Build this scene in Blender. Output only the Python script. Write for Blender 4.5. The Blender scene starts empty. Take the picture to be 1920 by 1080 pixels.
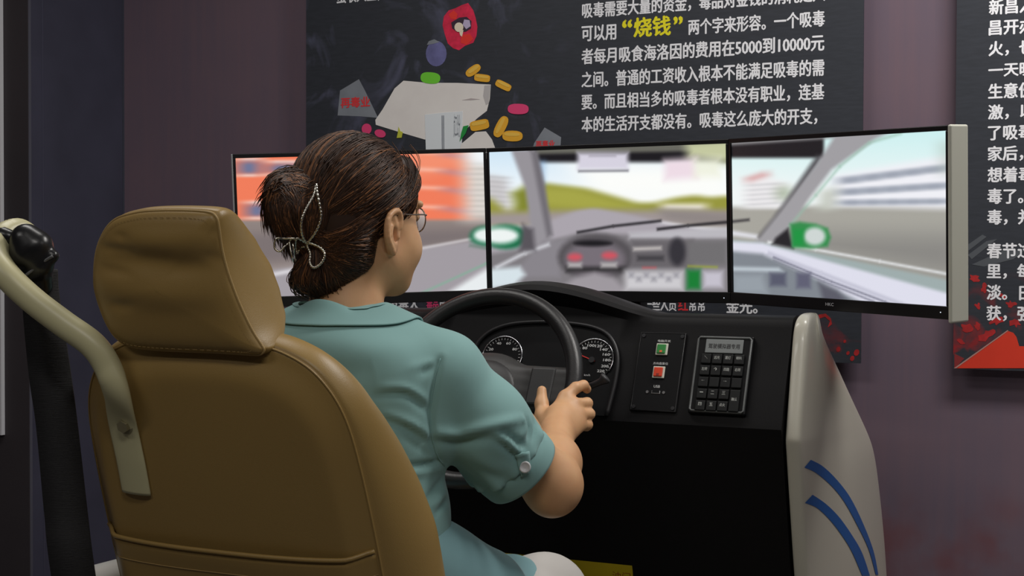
import bpy, bmesh, math, random
import numpy as np
from mathutils import Matrix, Vector
from mathutils.bvhtree import BVHTree

# ------------------------------------------------------------------ camera
SC = bpy.context.scene
COL = SC.collection
F = 2690.0                                   # focal length in pixels of the 1920 wide frame
CAM = np.array([0.0, 0.0, 1.15])
PITCH, ROLL = math.radians(-1.25), math.radians(0.2)
FW = np.array([0, math.cos(PITCH), math.sin(PITCH)])
_U0 = np.array([0, -math.sin(PITCH), math.cos(PITCH)])
_R0 = np.array([1.0, 0, 0])
RT = _R0 * math.cos(ROLL) + _U0 * math.sin(ROLL)
UP = _U0 * math.cos(ROLL) - _R0 * math.sin(ROLL)
cd = bpy.data.cameras.new('camera')
cd.sensor_width = 36.0
cd.lens = F / 1920 * 36
cd.clip_start = 0.05
cam = bpy.data.objects.new('camera', cd)
COL.objects.link(cam)
cam.matrix_world = Matrix(((RT[0], UP[0], -FW[0], CAM[0]), (RT[1], UP[1], -FW[1], CAM[1]),
                           (RT[2], UP[2], -FW[2], CAM[2]), (0, 0, 0, 1)))
SC.camera = cam
SC.view_settings.view_transform = 'Standard'
SC.view_settings.look = 'None'
SC.view_settings.gamma = 1.0
SC.view_settings.use_curve_mapping = False
SC.view_settings.exposure = 0.0

# ------------------------------------------------------------------ frames of the place
TW = math.radians(24.8)                      # the back wall's direction
W0 = np.array([0, 3.7, 0.0])
WV = np.array([math.cos(TW), -math.sin(TW), 0])     # along the wall, to the right
WN = np.array([-math.sin(TW), -math.cos(TW), 0])    # out of the wall, into the room
TS = math.radians(25.0)                      # the simulator's heading
S0 = np.array([-.058, 2.596, 0.0])           # floor point under the steering wheel
SR = np.array([math.cos(TS), -math.sin(TS), 0])
SU = np.array([math.sin(TS), math.cos(TS), 0])
Z = np.array([0, 0, 1.0])

def frame(o, x, y, z):
    return Matrix(((x[0], y[0], z[0], o[0]), (x[1], y[1], z[1], o[1]), (x[2], y[2], z[2], o[2]), (0, 0, 0, 1)))
M_WALL = frame(W0, WV, -WN, Z)               # x along the wall, y into the wall, z up
M_SIM = frame(S0, SR, SU, Z)                 # x to the driver's right, y ahead, z up
def wl(a, s, z): return S0 + a * SR + s * SU + z * Z
def simloc(p):
    d = np.asarray(p) - S0
    return np.array([d @ SR, d @ SU, d[2]])
def at(x, y, D): return CAM + FW * D + RT * (x - 960) * D / F - UP * (y - 540) * D / F
def ray(x, y): return at(x, y, 1.0) - CAM
def hit(x, y, p0, n):
    d = ray(x, y)
    return CAM + d * (((np.asarray(p0) - CAM) @ n) / (d @ n))
def wallxz(x, y, off=0.0):                   # picture point -> (x, z) in a plane 'off' in front of the wall
    q = hit(x, y, W0 + WN * off, WN)
    return ((q - W0) @ WV, q[2])
def project(p):
    d = np.asarray(p) - CAM
    D = d @ FW
    return np.stack([960 + F * (d @ RT) / D, 540 - F * (d @ UP) / D], -1)

# ------------------------------------------------------------------ lights
def lin(c):
    c = np.asarray(c, float) / 255.0
    return np.where(c <= .04045, c / 12.92, ((c + .055) / 1.055) ** 2.4)
wd = bpy.data.worlds.new('world')
SC.world = wd
wd.use_nodes = True
wd.node_tree.nodes['Background'].inputs[0].default_value = (.75, .8, .9, 1)
wd.node_tree.nodes['Background'].inputs[1].default_value = 0.0      # a closed room: no light from outside
LIGHTS = [  # wall frame x, distance from wall, size x, size y, power
    (1.75, .80, 1.2, .3, 36), (-.15, 1.4, 1.2, .3, 13), (1.7, 3.4, 1.2, .3, 19), (-.3, 3.9, 1.2, .3, 12), (3.7, 2.2, 1.2, .3, 9),
]
CEIL = 2.75
LAMP_NAMES = ['ceiling_lamp_right_poster_offscreen', 'ceiling_lamp_smoke_poster_offscreen', 'ceiling_lamp_behind_seat_offscreen', 'ceiling_lamp_rear_left_offscreen', 'fill_lamp_right_wall_offscreen']  # the right-wall lamp is an unseen fill, added for its light
for i, (x, d, sx, sy, pw) in enumerate(LIGHTS):
    ld = bpy.data.lights.new(LAMP_NAMES[i], 'AREA')
    ld.shape = 'RECTANGLE'; ld.size = sx; ld.size_y = sy; ld.energy = pw
    ld.color = (1.0, .97, .93)
    lo = bpy.data.objects.new(LAMP_NAMES[i], ld)
    COL.objects.link(lo)
    p = W0 + WV * x + WN * d + Z * (CEIL - .055)
    lo.matrix_world = frame(p, WV, -WN, Z)

# ------------------------------------------------------------------ helpers: materials
def newmat(name):
    m = bpy.data.materials.new(name); m.use_nodes = True
    return m, m.node_tree.nodes, m.node_tree.links, m.node_tree.nodes['Principled BSDF']
def mat(name, rgb, rough=.5, metal=0.0, spec=.5, var=0.0, vscale=8.0, bump=0.0, bscale=200.0, coat=0.0, bstretch=None, bdetail=3):
    m, N, L, b = newmat(name)
    c = lin(rgb)
    b.inputs['Roughness'].default_value = rough
    b.inputs['Metallic'].default_value = metal
    b.inputs['Specular IOR Level'].default_value = spec
    b.inputs['Coat Weight'].default_value = coat
    b.inputs['Base Color'].default_value = (*c, 1)
    if var or bump:
        tc = N.new('ShaderNodeTexCoord')
    if var:
        n = N.new('ShaderNodeTexNoise'); n.inputs['Scale'].default_value = vscale; n.inputs['Detail'].default_value = 5
        L.new(tc.outputs['Object'], n.inputs['Vector'])
        r = N.new('ShaderNodeValToRGB')
        r.color_ramp.elements[0].position = .3; r.color_ramp.elements[1].position = .7
        r.color_ramp.elements[0].color = (*(c * (1 - var)), 1)
        r.color_ramp.elements[1].color = (*np.minimum(c * (1 + var), 1), 1)
        L.new(n.outputs['Fac'], r.inputs[0]); L.new(r.outputs[0], b.inputs['Base Color'])
    if bump:
        n2 = N.new('ShaderNodeTexNoise'); n2.inputs['Scale'].default_value = bscale; n2.inputs['Detail'].default_value = bdetail
        if bstretch:
            mp = N.new('ShaderNodeMapping'); mp.inputs['Scale'].default_value = bstretch
            L.new(tc.outputs['Object'], mp.inputs[0]); L.new(mp.outputs[0], n2.inputs['Vector'])
        else:
            L.new(tc.outputs['Object'], n2.inputs['Vector'])
        bp = N.new('ShaderNodeBump'); bp.inputs['Strength'].default_value = bump; bp.inputs['Distance'].default_value = .002
        L.new(n2.outputs['Fac'], bp.inputs['Height']); L.new(bp.outputs[0], b.inputs['Normal'])
    return m
def attr_mat(name, attr, rough=.5, spec=.5, emit=None):
    m, N, L, b = newmat(name)
    a = N.new('ShaderNodeVertexColor'); a.layer_name = attr
    b.inputs['Roughness'].default_value = rough
    b.inputs['Specular IOR Level'].default_value = spec
    if emit is None:
        L.new(a.outputs['Color'], b.inputs['Base Color'])
    else:
        b.inputs['Base Color'].default_value = (.01, .01, .012, 1)
        L.new(a.outputs['Color'], b.inputs['Emission Color'])
        b.inputs['Emission Strength'].default_value = emit
        m.cycles.emission_sampling = 'NONE'
    return m

# ------------------------------------------------------------------ helpers: objects
MATS = {}
def thing(name, label, cat, M, group=None):
    o = bpy.data.objects.new(name, None)
    o.empty_display_size = .1
    COL.objects.link(o); o.matrix_world = M
    o['label'] = label; o['category'] = cat
    if group: o['group'] = group
    return o
def tag(o, label, cat, group=None):
    o['label'] = label; o['category'] = cat
    if group: o['group'] = group
    return o
def meshobj(name, verts, faces, m, parent=None, M=None, smooth=True, world=False, label=None):
    """verts in the parent's own frame (or in world space with world=True)"""
    me = bpy.data.meshes.new(name)
    V = np.asarray(verts, float)
    if world and parent is not None:
        root = parent
        Mi = np.array(ROOTM[parent.name].inverted())
        V = V @ Mi[:3, :3].T + Mi[:3, 3]
    me.from_pydata(V.tolist(), [], [tuple(map(int, f)) for f in faces])
    me.validate(); me.update()
    if smooth: me.polygons.foreach_set('use_smooth', [True] * len(me.polygons))
    if m is not None: me.materials.append(m)
    o = bpy.data.objects.new(name, me)
    COL.objects.link(o)
    if parent is not None: o.parent = parent
    elif M is not None: o.matrix_world = M
    if label: o['label'] = label
    return o
ROOTM = {}
def root(name, label, cat, M, group=None):
    o = thing(name, label, cat, M, group); ROOTM[o.name] = M.copy()
    return o
def sub(o, parent):                                    # parent chain keeps the same frame
    ROOTM[o.name] = ROOTM[parent.name]
    return o
def bm_obj(name, bm, m, parent=None, M=None, smooth=False, label=None):
    me = bpy.data.meshes.new(name)
    bmesh.ops.recalc_face_normals(bm, faces=bm.faces)
    bm.to_mesh(me); bm.free()
    if smooth: me.polygons.foreach_set('use_smooth', [True] * len(me.polygons))
    if m is not None: me.materials.append(m)
    o = bpy.data.objects.new(name, me); COL.objects.link(o)
    if parent is not None:
        o.parent = parent
        if parent.name in ROOTM: ROOTM[o.name] = ROOTM[parent.name]
    elif M is not None: o.matrix_world = M
    if label: o['label'] = label
    return o
def bm_box(bm, x0, x1, y0, y1, z0, z1, M=None, bevel=0.0, seg=2):
    r = bmesh.ops.create_cube(bm, size=1.0)
    vs = r['verts']
    for v in vs:
        v.co = Vector(((x0 + x1) / 2 + v.co.x * (x1 - x0), (y0 + y1) / 2 + v.co.y * (y1 - y0), (z0 + z1) / 2 + v.co.z * (z1 - z0)))
    if bevel:
        es = list({e for v in vs for e in v.link_edges})
        nv = bmesh.ops.bevel(bm, geom=es, offset=bevel, segments=seg, affect='EDGES', profile=.5)
        vs = list({v for f in nv['faces'] for v in f.verts} | {v for v in vs if v.is_valid})
    if M is not None:
        bmesh.ops.transform(bm, matrix=M, verts=vs)
    return vs
def box(name, dims, m, parent=None, M=None, bevel=0.0, T=None, label=None, seg=2):
    bm = bmesh.new(); bm_box(bm, *dims, M=T, bevel=bevel, seg=seg)
    return bm_obj(name, bm, m, parent, M, label=label)
def tube(pts, rad, n=12, closed=False, cap=True, flat=None):
    """sweep a circle (or ellipse: rad may be (r1, r2) per point) along points -> verts, faces"""
    pts = np.asarray(pts, float); k = len(pts)
    rad = np.broadcast_to(np.asarray(rad, float), (k,)) if np.ndim(rad) < 2 else np.asarray(rad)
    if closed: tan = np.roll(pts, -1, 0) - np.roll(pts, 1, 0)
    else: tan = np.gradient(pts, axis=0)
    tan /= np.linalg.norm(tan, axis=1)[:, None] + 1e-12
    ref = np.array([0, 0, 1.0]) if flat is None else np.asarray(flat, float)
    if flat is None and abs(tan[0] @ ref) > .9: ref = np.array([1.0, 0, 0])
    V = []; nprev = None
    for i in range(k):
        if flat is not None: nn = ref - tan[i] * (ref @ tan[i])
        elif nprev is None: nn = ref - tan[i] * (ref @ tan[i])
        else: nn = nprev - tan[i] * (nprev @ tan[i])
        nn /= np.linalg.norm(nn) + 1e-12; nprev = nn
        b = np.cross(tan[i], nn)
        r1, r2 = (rad[i], rad[i]) if rad.ndim == 1 else rad[i]
        for j in range(n):
            t = 2 * math.pi * j / n
            V.append(pts[i] + nn * math.cos(t) * r1 + b * math.sin(t) * r2)
    Fs = []
    for i in range(k if closed else k - 1):
        i2 = (i + 1) % k
        for j in range(n):
            j2 = (j + 1) % n
            Fs.append((i * n + j, i * n + j2, i2 * n + j2, i2 * n + j))
    if cap and not closed:
        Fs.append(tuple(range(n))[::-1]); Fs.append(tuple((k - 1) * n + j for j in range(n)))
    return np.array(V), Fs
def smooth_path(P, n=40, closed=False):
    """Catmull-Rom through the points"""
    P = np.asarray(P, float); k = len(P)
    out = []
    segs = k if closed else k - 1
    for t in np.linspace(0, segs, n, endpoint=not closed):
        i = min(int(t), segs - 1); f = t - i
        if closed: p = [P[(i + j) % k] for j in (-1, 0, 1, 2)]
        else: p = [P[max(i - 1, 0)], P[i], P[min(i + 1, k - 1)], P[min(i + 2, k - 1)]]
        out.append(.5 * ((2 * p[1]) + (-p[0] + p[2]) * f + (2 * p[0] - 5 * p[1] + 4 * p[2] - p[3]) * f * f + (-p[0] + 3 * p[1] - 3 * p[2] + p[3]) * f ** 3))
    return np.array(out)
def loft(rings, closed=True, cap0=True, cap1=True):
    R = np.asarray(rings, float); k, n = R.shape[:2]
    Fs = []
    for i in range(k - 1):
        for j in range(n if closed else n - 1):
            j2 = (j + 1) % n
            Fs.append((i * n + j, i * n + j2, (i + 1) * n + j2, (i + 1) * n + j))
    if cap0: Fs.append(tuple(range(n))[::-1])
    if cap1: Fs.append(tuple((k - 1) * n + j for j in range(n)))
    return R.reshape(-1, 3), Fs
def fix_normals(o):
    bm = bmesh.new(); bm.from_mesh(o.data); bmesh.ops.recalc_face_normals(bm, faces=bm.faces); bm.to_mesh(o.data); bm.free()
    return o
def prism(poly, y0, y1, name, m, parent, bevel=0.0, label=None):
    """polygon in the parent's x-z plane, from y0 to y1"""
    bm = bmesh.new()
    vs = [bm.verts.new((p[0], y0, p[1])) for p in poly]
    f = bm.faces.new(vs)
    ex = bmesh.ops.extrude_face_region(bm, geom=[f])
    for v in ex['geom']:
        if isinstance(v, bmesh.types.BMVert): v.co.y = y1
    if bevel:
        bmesh.ops.bevel(bm, geom=list(bm.edges), offset=bevel, segments=2, affect='EDGES')
    return bm_obj(name, bm, m, parent, label=label)
def text_obj(name, s, m, parent, x0, x1, zc, y, h=None, bold=.012, M=None, align=None):
    """lettering lying in the parent's x-z plane (or in frame M's x-y plane), fitted between x0 and x1"""
    cu = bpy.data.curves.new(name, 'FONT'); cu.body = s; cu.size = 1.0; cu.resolution_u = 2
    to = bpy.data.objects.new(name, cu); COL.objects.link(to)
    dg = bpy.context.evaluated_depsgraph_get()
    me = bpy.data.meshes.new_from_object(to.evaluated_get(dg))
    bpy.data.objects.remove(to); bpy.data.curves.remove(cu)
    n = len(me.vertices); co = np.empty(n * 3); me.vertices.foreach_get('co', co); co = co.reshape(-1, 3)
    w = co[:, 0].max() - co[:, 0].min(); hh = co[:, 1].max() - co[:, 1].min()
    sx = (x1 - x0) / w; sy = sx if h is None else h / hh
    X = (co[:, 0] - co[:, 0].min()) * sx + x0
    Y = (co[:, 1] - (co[:, 1].max() + co[:, 1].min()) / 2) * sy + zc
    new = np.stack([X, np.full(n, y), Y], -1)
    if M is not None:
        A = np.array(M); L3 = np.stack([X, Y, np.full(n, y)], -1)
        new = L3 @ A[:3, :3].T + A[:3, 3]
    polys = [tuple(q.vertices) for q in me.polygons]
    bpy.data.meshes.remove(me)
    allv, allp = [], []
    ex = bold * (abs(sx)) * 1.1; dirs = ((0, 0),) if not bold else ((-ex, 0), (ex, 0), (0, ex * .7), (0, -ex * .7))
    for qi, (dx, dz) in enumerate(dirs):                       # heavier strokes: the same glyphs printed again, a hair's breadth aside
        o_ = np.array([dx, -.00002 * qi, dz]) if M is None else np.array(M)[:3, :3] @ np.array([dx, dz, .00002 * qi])
        allp += [tuple(i + n * qi for i in q) for q in polys]; allv.append(new + o_)
    me = bpy.data.meshes.new(name); me.from_pydata(np.concatenate(allv).tolist(), [], allp); me.update()
    me.materials.append(m)
    o = bpy.data.objects.new(name, me); COL.objects.link(o); o.parent = parent
    return o

# signed-distance modelling for soft shapes ---------------------------------
class Soft:
    def __init__(s, lo, hi, h):
        s.lo = np.asarray(lo, float); s.h = h
        s.n = np.ceil((np.asarray(hi) - s.lo) / h).astype(int) + 1
        s.g = np.full(s.n, .08, np.float32)
    def _sub(s, lo, hi):
        i0 = np.clip(np.floor((np.asarray(lo) - s.lo) / s.h).astype(int), 0, s.n - 1)
        i1 = np.clip(np.ceil((np.asarray(hi) - s.lo) / s.h).astype(int) + 1, 1, s.n)
        if np.any(i1 <= i0): return None, None
        ax = [s.lo[k] + s.h * np.arange(i0[k], i1[k]) for k in range(3)]
        X = np.stack(np.meshgrid(*ax, indexing='ij'), -1)
        return tuple(slice(i0[k], i1[k]) for k in range(3)), X
    def _mix(s, sl, d, k, op):
        g = s.g[sl]
        if op == 'sub': d = -d
        if op == 'add':
            h = np.clip(.5 + .5 * (g - d) / k, 0, 1); r = g * (1 - h) + d * h - k * h * (1 - h)
        else:
            h = np.clip(.5 - .5 * (g - d) / k, 0, 1); r = g * (1 - h) + d * h + k * h * (1 - h)
        s.g[sl] = r
    def cone(s, p, q, r1, r2=None, k=.01, op='add'):
        p = np.asarray(p, float); q = np.asarray(q, float); r2 = r1 if r2 is None else r2
        m = max(r1, r2) + k + .03
        sl, X = s._sub(np.minimum(p, q) - m, np.maximum(p, q) + m)
        if sl is None: return s
        d = q - p; t = np.clip(((X - p) @ d) / (d @ d + 1e-12), 0, 1)
        D = np.linalg.norm(X - p - t[..., None] * d, axis=-1) - (r1 + (r2 - r1) * t)
        s._mix(sl, D, k, op); return s
    def chain(s, pts, rads, k=.006, op='add'):
        for i in range(len(pts) - 1): s.cone(pts[i], pts[i + 1], rads[i], rads[i + 1], k, op)
        return s
    def ell(s, c, rad, R=None, k=.01, op='add'):
        c = np.asarray(c, float); rad = np.asarray(rad, float); m = rad.max() + k + .03
        sl, X = s._sub(c - m, c + m)
        if sl is None: return s
        Y = X - c
        if R is not None: Y = Y @ np.asarray(R)          # columns of R are the ellipsoid's axes
        k0 = np.linalg.norm(Y / rad, axis=-1); k1 = np.linalg.norm(Y / rad ** 2, axis=-1) + 1e-9
        s._mix(sl, k0 * (k0 - 1) / k1, k, op); return s
    def halfspace(s, p, n, k=.004):                       # keep the side the normal points away from
        ax = [s.lo[i] + s.h * np.arange(s.n[i]) for i in range(3)]
        X = np.stack(np.meshgrid(*ax, indexing='ij'), -1)
        d = (X - np.asarray(p)) @ (np.asarray(n, float) / np.linalg.norm(n))
        h = np.clip(.5 - .5 * (s.g - d) / k, 0, 1)
        s.g = (s.g * (1 - h) + d * h + k * h * (1 - h)).astype(np.float32); return s
    def mesh(s):
        g = s.g; ins = g < 0
        c = [ins[a:g.shape[0] - 1 + a, b:g.shape[1] - 1 + b, e:g.shape[2] - 1 + e] for a in (0, 1) for b in (0, 1) for e in (0, 1)]
        cnt = sum(x.astype(np.int8) for x in c)
        act = np.argwhere((cnt > 0) & (cnt < 8))
        idx = np.full(np.array(g.shape) - 1, -1, np.int64); idx[act[:, 0], act[:, 1], act[:, 2]] = np.arange(len(act))
        off = np.array([(a, b, e) for a in (0, 1) for b in (0, 1) for e in (0, 1)])
        vals = np.stack([g[act[:, 0] + o[0], act[:, 1] + o[1], act[:, 2] + o[2]] for o in off], 1)
        acc = np.zeros((len(act), 3)); num = np.zeros(len(act))
        for i in range(8):
            for j in range(i + 1, 8):
                if np.abs(off[i] - off[j]).sum() != 1: continue
                m = (vals[:, i] < 0) != (vals[:, j] < 0)
                t = vals[:, i] / (vals[:, i] - vals[:, j] + 1e-20)
                p = off[i] + t[:, None] * (off[j] - off[i])
                acc[m] += p[m]; num[m] += 1
        V = s.lo + s.h * (act + acc / num[:, None])
        Fs = []
        for ax in range(3):
            o1, o2 = [a for a in range(3) if a != ax]
            A = [slice(None)] * 3; B = [slice(None)] * 3
            A[ax] = slice(0, -1); B[ax] = slice(1, None)
            ch = ins[tuple(A)] != ins[tuple(B)]
            e = np.argwhere(ch)
            e = e[(e[:, o1] > 0) & (e[:, o2] > 0) & (e[:, o1] < g.shape[o1] - 1) & (e[:, o2] < g.shape[o2] - 1)]
            d1 = np.zeros(3, int); d1[o1] = 1; d2 = np.zeros(3, int); d2[o2] = 1
            q = [e - d1 - d2, e - d2, e, e - d1]
            q = np.stack([idx[x[:, 0], x[:, 1], x[:, 2]] for x in q], 1)
            fl = ins[e[:, 0], e[:, 1], e[:, 2]]
            if ax == 1: fl = ~fl
            q[~fl] = q[~fl][:, ::-1]
            Fs.append(q)
        Fs = np.concatenate(Fs); Fs = Fs[(Fs >= 0).all(1)]
        return V, Fs
def vnormals(V, Fs):
    Fs = np.asarray(Fs); n = np.zeros_like(V)
    fn = np.cross(V[Fs[:, 2]] - V[Fs[:, 0]], V[Fs[:, 3]] - V[Fs[:, 1]])
    for i in range(4): np.add.at(n, Fs[:, i], fn)
    return n / (np.linalg.norm(n, axis=1)[:, None] + 1e-12)
def wrinkle(V, N, line, amp, width):
    """push the surface out (or in) along a polyline; fades at both ends"""
    line = np.asarray(line, float); best = np.full(len(V), 9.0); fade = np.zeros(len(V)); k = len(line) - 1
    m = np.all((V > line.min(0) - width * 4) & (V < line.max(0) + width * 4), axis=1); I = np.where(m)[0]
    if not len(I): return
    X = V[I]; b = best[I]; fd = fade[I]
    for i in range(k):
        d = line[i + 1] - line[i]; t = np.clip(((X - line[i]) @ d) / (d @ d + 1e-12), 0, 1)
        D = np.linalg.norm(X - line[i] - t[:, None] * d, axis=1); u = D < b
        b[u] = D[u]; fd[u] = ((i + t) / k)[u]
    V[I] += N[I] * (amp * np.exp(-(b / width) ** 2) * np.sin(np.pi * np.clip(fd * .92 + .04, 0, 1)) ** .6)[:, None]
class Caster:                                             # finds where a picture point meets a modelled surface (world space)
    def __init__(s, V, Fs): s.t = BVHTree.FromPolygons([tuple(v) for v in V], [tuple(map(int, f)) for f in Fs])
    def __call__(s, pts, off=0.0):
        out = []
        for x, y in pts:
            d = Vector(ray(x, y)); h = s.t.ray_cast(Vector(CAM), d.normalized())
            if h[0] is not None: out.append(np.array(h[0]) + np.array(h[1]) * off * (1 if h[1].dot(d) < 0 else -1))
        return out
def sim2world(V):
    V = np.asarray(V, float)
    return S0 + V[..., :1] * SR + V[..., 1:2] * SU + V[..., 2:3] * Z
# ------------------------------------------------------------------ materials
def wallpaper():
    m, N, L, b = newmat('wallpaper')
    tc = N.new('ShaderNodeTexCoord'); sep = N.new('ShaderNodeSeparateXYZ'); L.new(tc.outputs['Object'], sep.inputs[0])
    def mapr(out, a, c, lo=0.0, hi=1.0):
        r = N.new('ShaderNodeMapRange'); r.inputs[1].default_value = a; r.inputs[2].default_value = c
        r.inputs[3].default_value = lo; r.inputs[4].default_value = hi; L.new(out, r.inputs[0]); return r.outputs[0]
    def noise(sc, det, vec=None, stretch=None):
        n = N.new('ShaderNodeTexNoise'); n.inputs['Scale'].default_value = sc; n.inputs['Detail'].default_value = det
        if stretch:
            mp = N.new('ShaderNodeMapping'); mp.inputs['Scale'].default_value = stretch
            L.new(tc.outputs['Object'], mp.inputs[0]); L.new(mp.outputs[0], n.inputs['Vector'])
        else: L.new(tc.outputs['Object'], n.inputs['Vector'])
        return n.outputs['Fac']
    def mix(f, a, c):
        x = N.new('ShaderNodeMix'); x.data_type = 'RGBA'
        if isinstance(f, float): x.inputs[0].default_value = f
        else: L.new(f, x.inputs[0])
        for i, v in ((6, a), (7, c)):
            if isinstance(v, tuple): x.inputs[i].default_value = v
            else: L.new(v, x.inputs[i])
        return x.outputs[2]
    def mul(a, c):
        x = N.new('ShaderNodeMath'); x.operation = 'MULTIPLY'
        for i, v in ((0, a), (1, c)):
            if isinstance(v, float): x.inputs[i].default_value = v
            else: L.new(v, x.inputs[i])
        return x.outputs[0]
    mauve = (*lin((118, 100, 112)), 1); mauve2 = (*lin((109, 96, 111)), 1)
    base = mix(mapr(noise(3.0, 4), .35, .65), mauve, mauve2)
    base = mix(mul(mapr(noise(6, 3, stretch=(8, 8, .35)), .4, .7), .25), base, (*lin((132, 104, 112)), 1))
    # printed red skyline low on the wall
    red = (*lin((120, 62, 62)), 1)
    f = mul(mul(mapr(sep.outputs[2], .66, .52), mapr(noise(7, 6), .44, .64)), .5)
    base = mix(f, base, red)
    L.new(base, b.inputs['Base Color'])
    b.inputs['Roughness'].default_value = .62
    b.inputs['Specular IOR Level'].default_value = .3
    return m
def poster_print(name, red_top, smoke_amt):
    m, N, L, b = newmat(name)
    tc = N.new('ShaderNodeTexCoord'); sep = N.new('ShaderNodeSeparateXYZ'); L.new(tc.outputs['Object'], sep.inputs[0])
    def mapr(out, a, c, lo=0.0, hi=1.0):
        r = N.new('ShaderNodeMapRange'); r.inputs[1].default_value = a; r.inputs[2].default_value = c
        r.inputs[3].default_value = lo; r.inputs[4].default_value = hi; L.new(out, r.inputs[0]); return r.outputs[0]
    def noise(sc, det, dist=0.0, stretch=None):
        n = N.new('ShaderNodeTexNoise'); n.inputs['Scale'].default_value = sc; n.inputs['Detail'].default_value = det
        n.inputs['Distortion'].default_value = dist
        if stretch:
            mp = N.new('ShaderNodeMapping'); mp.inputs['Scale'].default_value = stretch; mp.inputs['Rotation'].default_value = (0, .6, 0)
            L.new(tc.outputs['Object'], mp.inputs[0]); L.new(mp.outputs[0], n.inputs['Vector'])
        else: L.new(tc.outputs['Object'], n.inputs['Vector'])
        return n.outputs['Fac']
    def mix(f, a, c):
        x = N.new('ShaderNodeMix'); x.data_type = 'RGBA'; L.new(f, x.inputs[0])
        for i, v in ((6, a), (7, c)):
            if isinstance(v, tuple): x.inputs[i].default_value = v
            else: L.new(v, x.inputs[i])
        return x.outputs[2]
    def mul(a, c):
        x = N.new('ShaderNodeMath'); x.operation = 'MULTIPLY'
        for i, v in ((0, a), (1, c)):
            if isinstance(v, float): x.inputs[i].default_value = v
            else: L.new(v, x.inputs[i])
        return x.outputs[0]
    base = mix(mapr(noise(26, 4, 0, (1, 1, 6)), .35, .75), (*lin((54, 57, 64)), 1), (*lin((60, 63, 71)), 1))
    if smoke_amt:
        fx = mul(mapr(sep.outputs[0], .2, .0), mapr(noise(4.6, 8, 2.6), .53, .80))
        base = mix(mul(fx, smoke_amt), base, (*lin((112, 114, 142)), 1))
    fr = mul(mapr(sep.outputs[2], red_top, red_top - .22), mapr(noise(13, 5, .8), .52, .64))
    base = mix(fr, base, (*lin((170, 34, 36)), 1))
    L.new(base, b.inputs['Base Color'])
    b.inputs['Roughness'].default_value = .5; b.inputs['Specular IOR Level'].default_value = .35
    return m
M_WP = wallpaper()
M_NAVY = mat('navy_wallpaper', (68, 68, 86), .7, var=.16, vscale=5)
M_PILLAR = mat('pillar_front', (62, 56, 60), .7, var=.1, vscale=4)
M_FLOOR = mat('floor_tile', (92, 90, 88), .35, var=.08, vscale=6)
M_CEIL = mat('ceiling_paint', (205, 205, 205), .9)
M_ROOM = mat('room_wall_paint', (96, 88, 94), .8, var=.06)
M_POST1 = poster_print('poster_print_smoke', 1.02, .8)
M_POST2 = poster_print('poster_print_red', 1.12, 0)
M_EDGE = mat('board_edge', (60, 60, 64), .6)
M_WHITEPRINT = mat('white_print', (250, 250, 255), .6)
M_BLACKPL = mat('black_plastic', (30, 29, 31), .42, spec=.4, bump=.08, bscale=900)
M_BLACKSH = mat('black_shell', (15, 14, 16), .5, spec=.2, bump=.05, bscale=700)
M_BEZEL = mat('bezel_black', (22, 21, 23), .35)
M_GREYWHITE = mat('cover_white_plastic', (205, 205, 192), .4, spec=.5)

# ------------------------------------------------------------------ the room
def wallbox(name, dims, m, bevel=0.0):
    o = box(name, dims, m, None, M_WALL, bevel); o['kind'] = 'structure'; return o
PC = -1.26                                             # corner of wall and pillar
wallbox('wall_back', (PC - .3, 5.2, 0, .12, 0, CEIL), M_WP)
pil = wallbox('wall_pillar', (-2.3, PC, -.385, .11, 0, CEIL), M_NAVY)
box('pillar_facing', (-2.3, PC - .0, -.3875, -.3852, 0, CEIL), M_PILLAR, pil)
box('edge_strip', (PC - .0005, PC + .0015, -.386, -.377, 0, CEIL), mat('edge_strip_grey', (92, 92, 104), .5), pil)
box('edge_strip', (PC - .0005, PC + .0015, -.335, -.331, 0, CEIL), mat('seam_grey', (78, 78, 96), .5), pil)
box('edge_strip', (PC - .0005, PC + .003, -.006, .0, 0, CEIL), MATS.setdefault('es', mat('edge_strip_dark', (72, 74, 88), .5)), pil)
wallbox('wall_left', (-2.42, -2.3, -6.4, .12, 0, CEIL), M_ROOM)
wallbox('wall_right', (5.2, 5.32, -6.4, .12, 0, CEIL), M_ROOM)
wallbox('wall_front', (-2.42, 5.32, -6.52, -6.4, 0, CEIL), M_ROOM)
wallbox('floor', (-2.42, 5.32, -6.52, .12, -.1, 0), M_FLOOR)
wallbox('ceiling', (-2.42, 5.32, -6.52, .12, CEIL, CEIL + .1), M_CEIL)
M_DIFF = mat('light_diffuser', (235, 235, 232), .6)
M_ALU = mat('aluminium', (200, 200, 205), .35, metal=.9)
WHERE = ['over the right poster', 'over the smoke poster', 'behind the driver seat', 'at the far left of the ceiling', 'by the right wall, added as a fill']
for i, (x, d, sx, sy, pw) in enumerate(LIGHTS):
    t = root('ceiling_light', 'rectangular ceiling light panel with aluminium frame ' + WHERE[i], 'ceiling light',
             frame(W0 + WV * x + WN * d + Z * CEIL, WV, -WN, Z))
    bm = bmesh.new()
    for q in ((-sx / 2 - .03, sx / 2 + .03, -sy / 2 - .03, -sy / 2), (-sx / 2 - .03, sx / 2 + .03, sy / 2, sy / 2 + .03),
              (-sx / 2 - .03, -sx / 2, -sy / 2, sy / 2), (sx / 2, sx / 2 + .03, -sy / 2, sy / 2)):
        bm_box(bm, *q, -.05, .0)
    bm_obj('frame', bm, M_ALU, t)
    box('diffuser', (-sx / 2, sx / 2, -sy / 2, sy / 2, -.045, -.005), M_DIFF, t)

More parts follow.
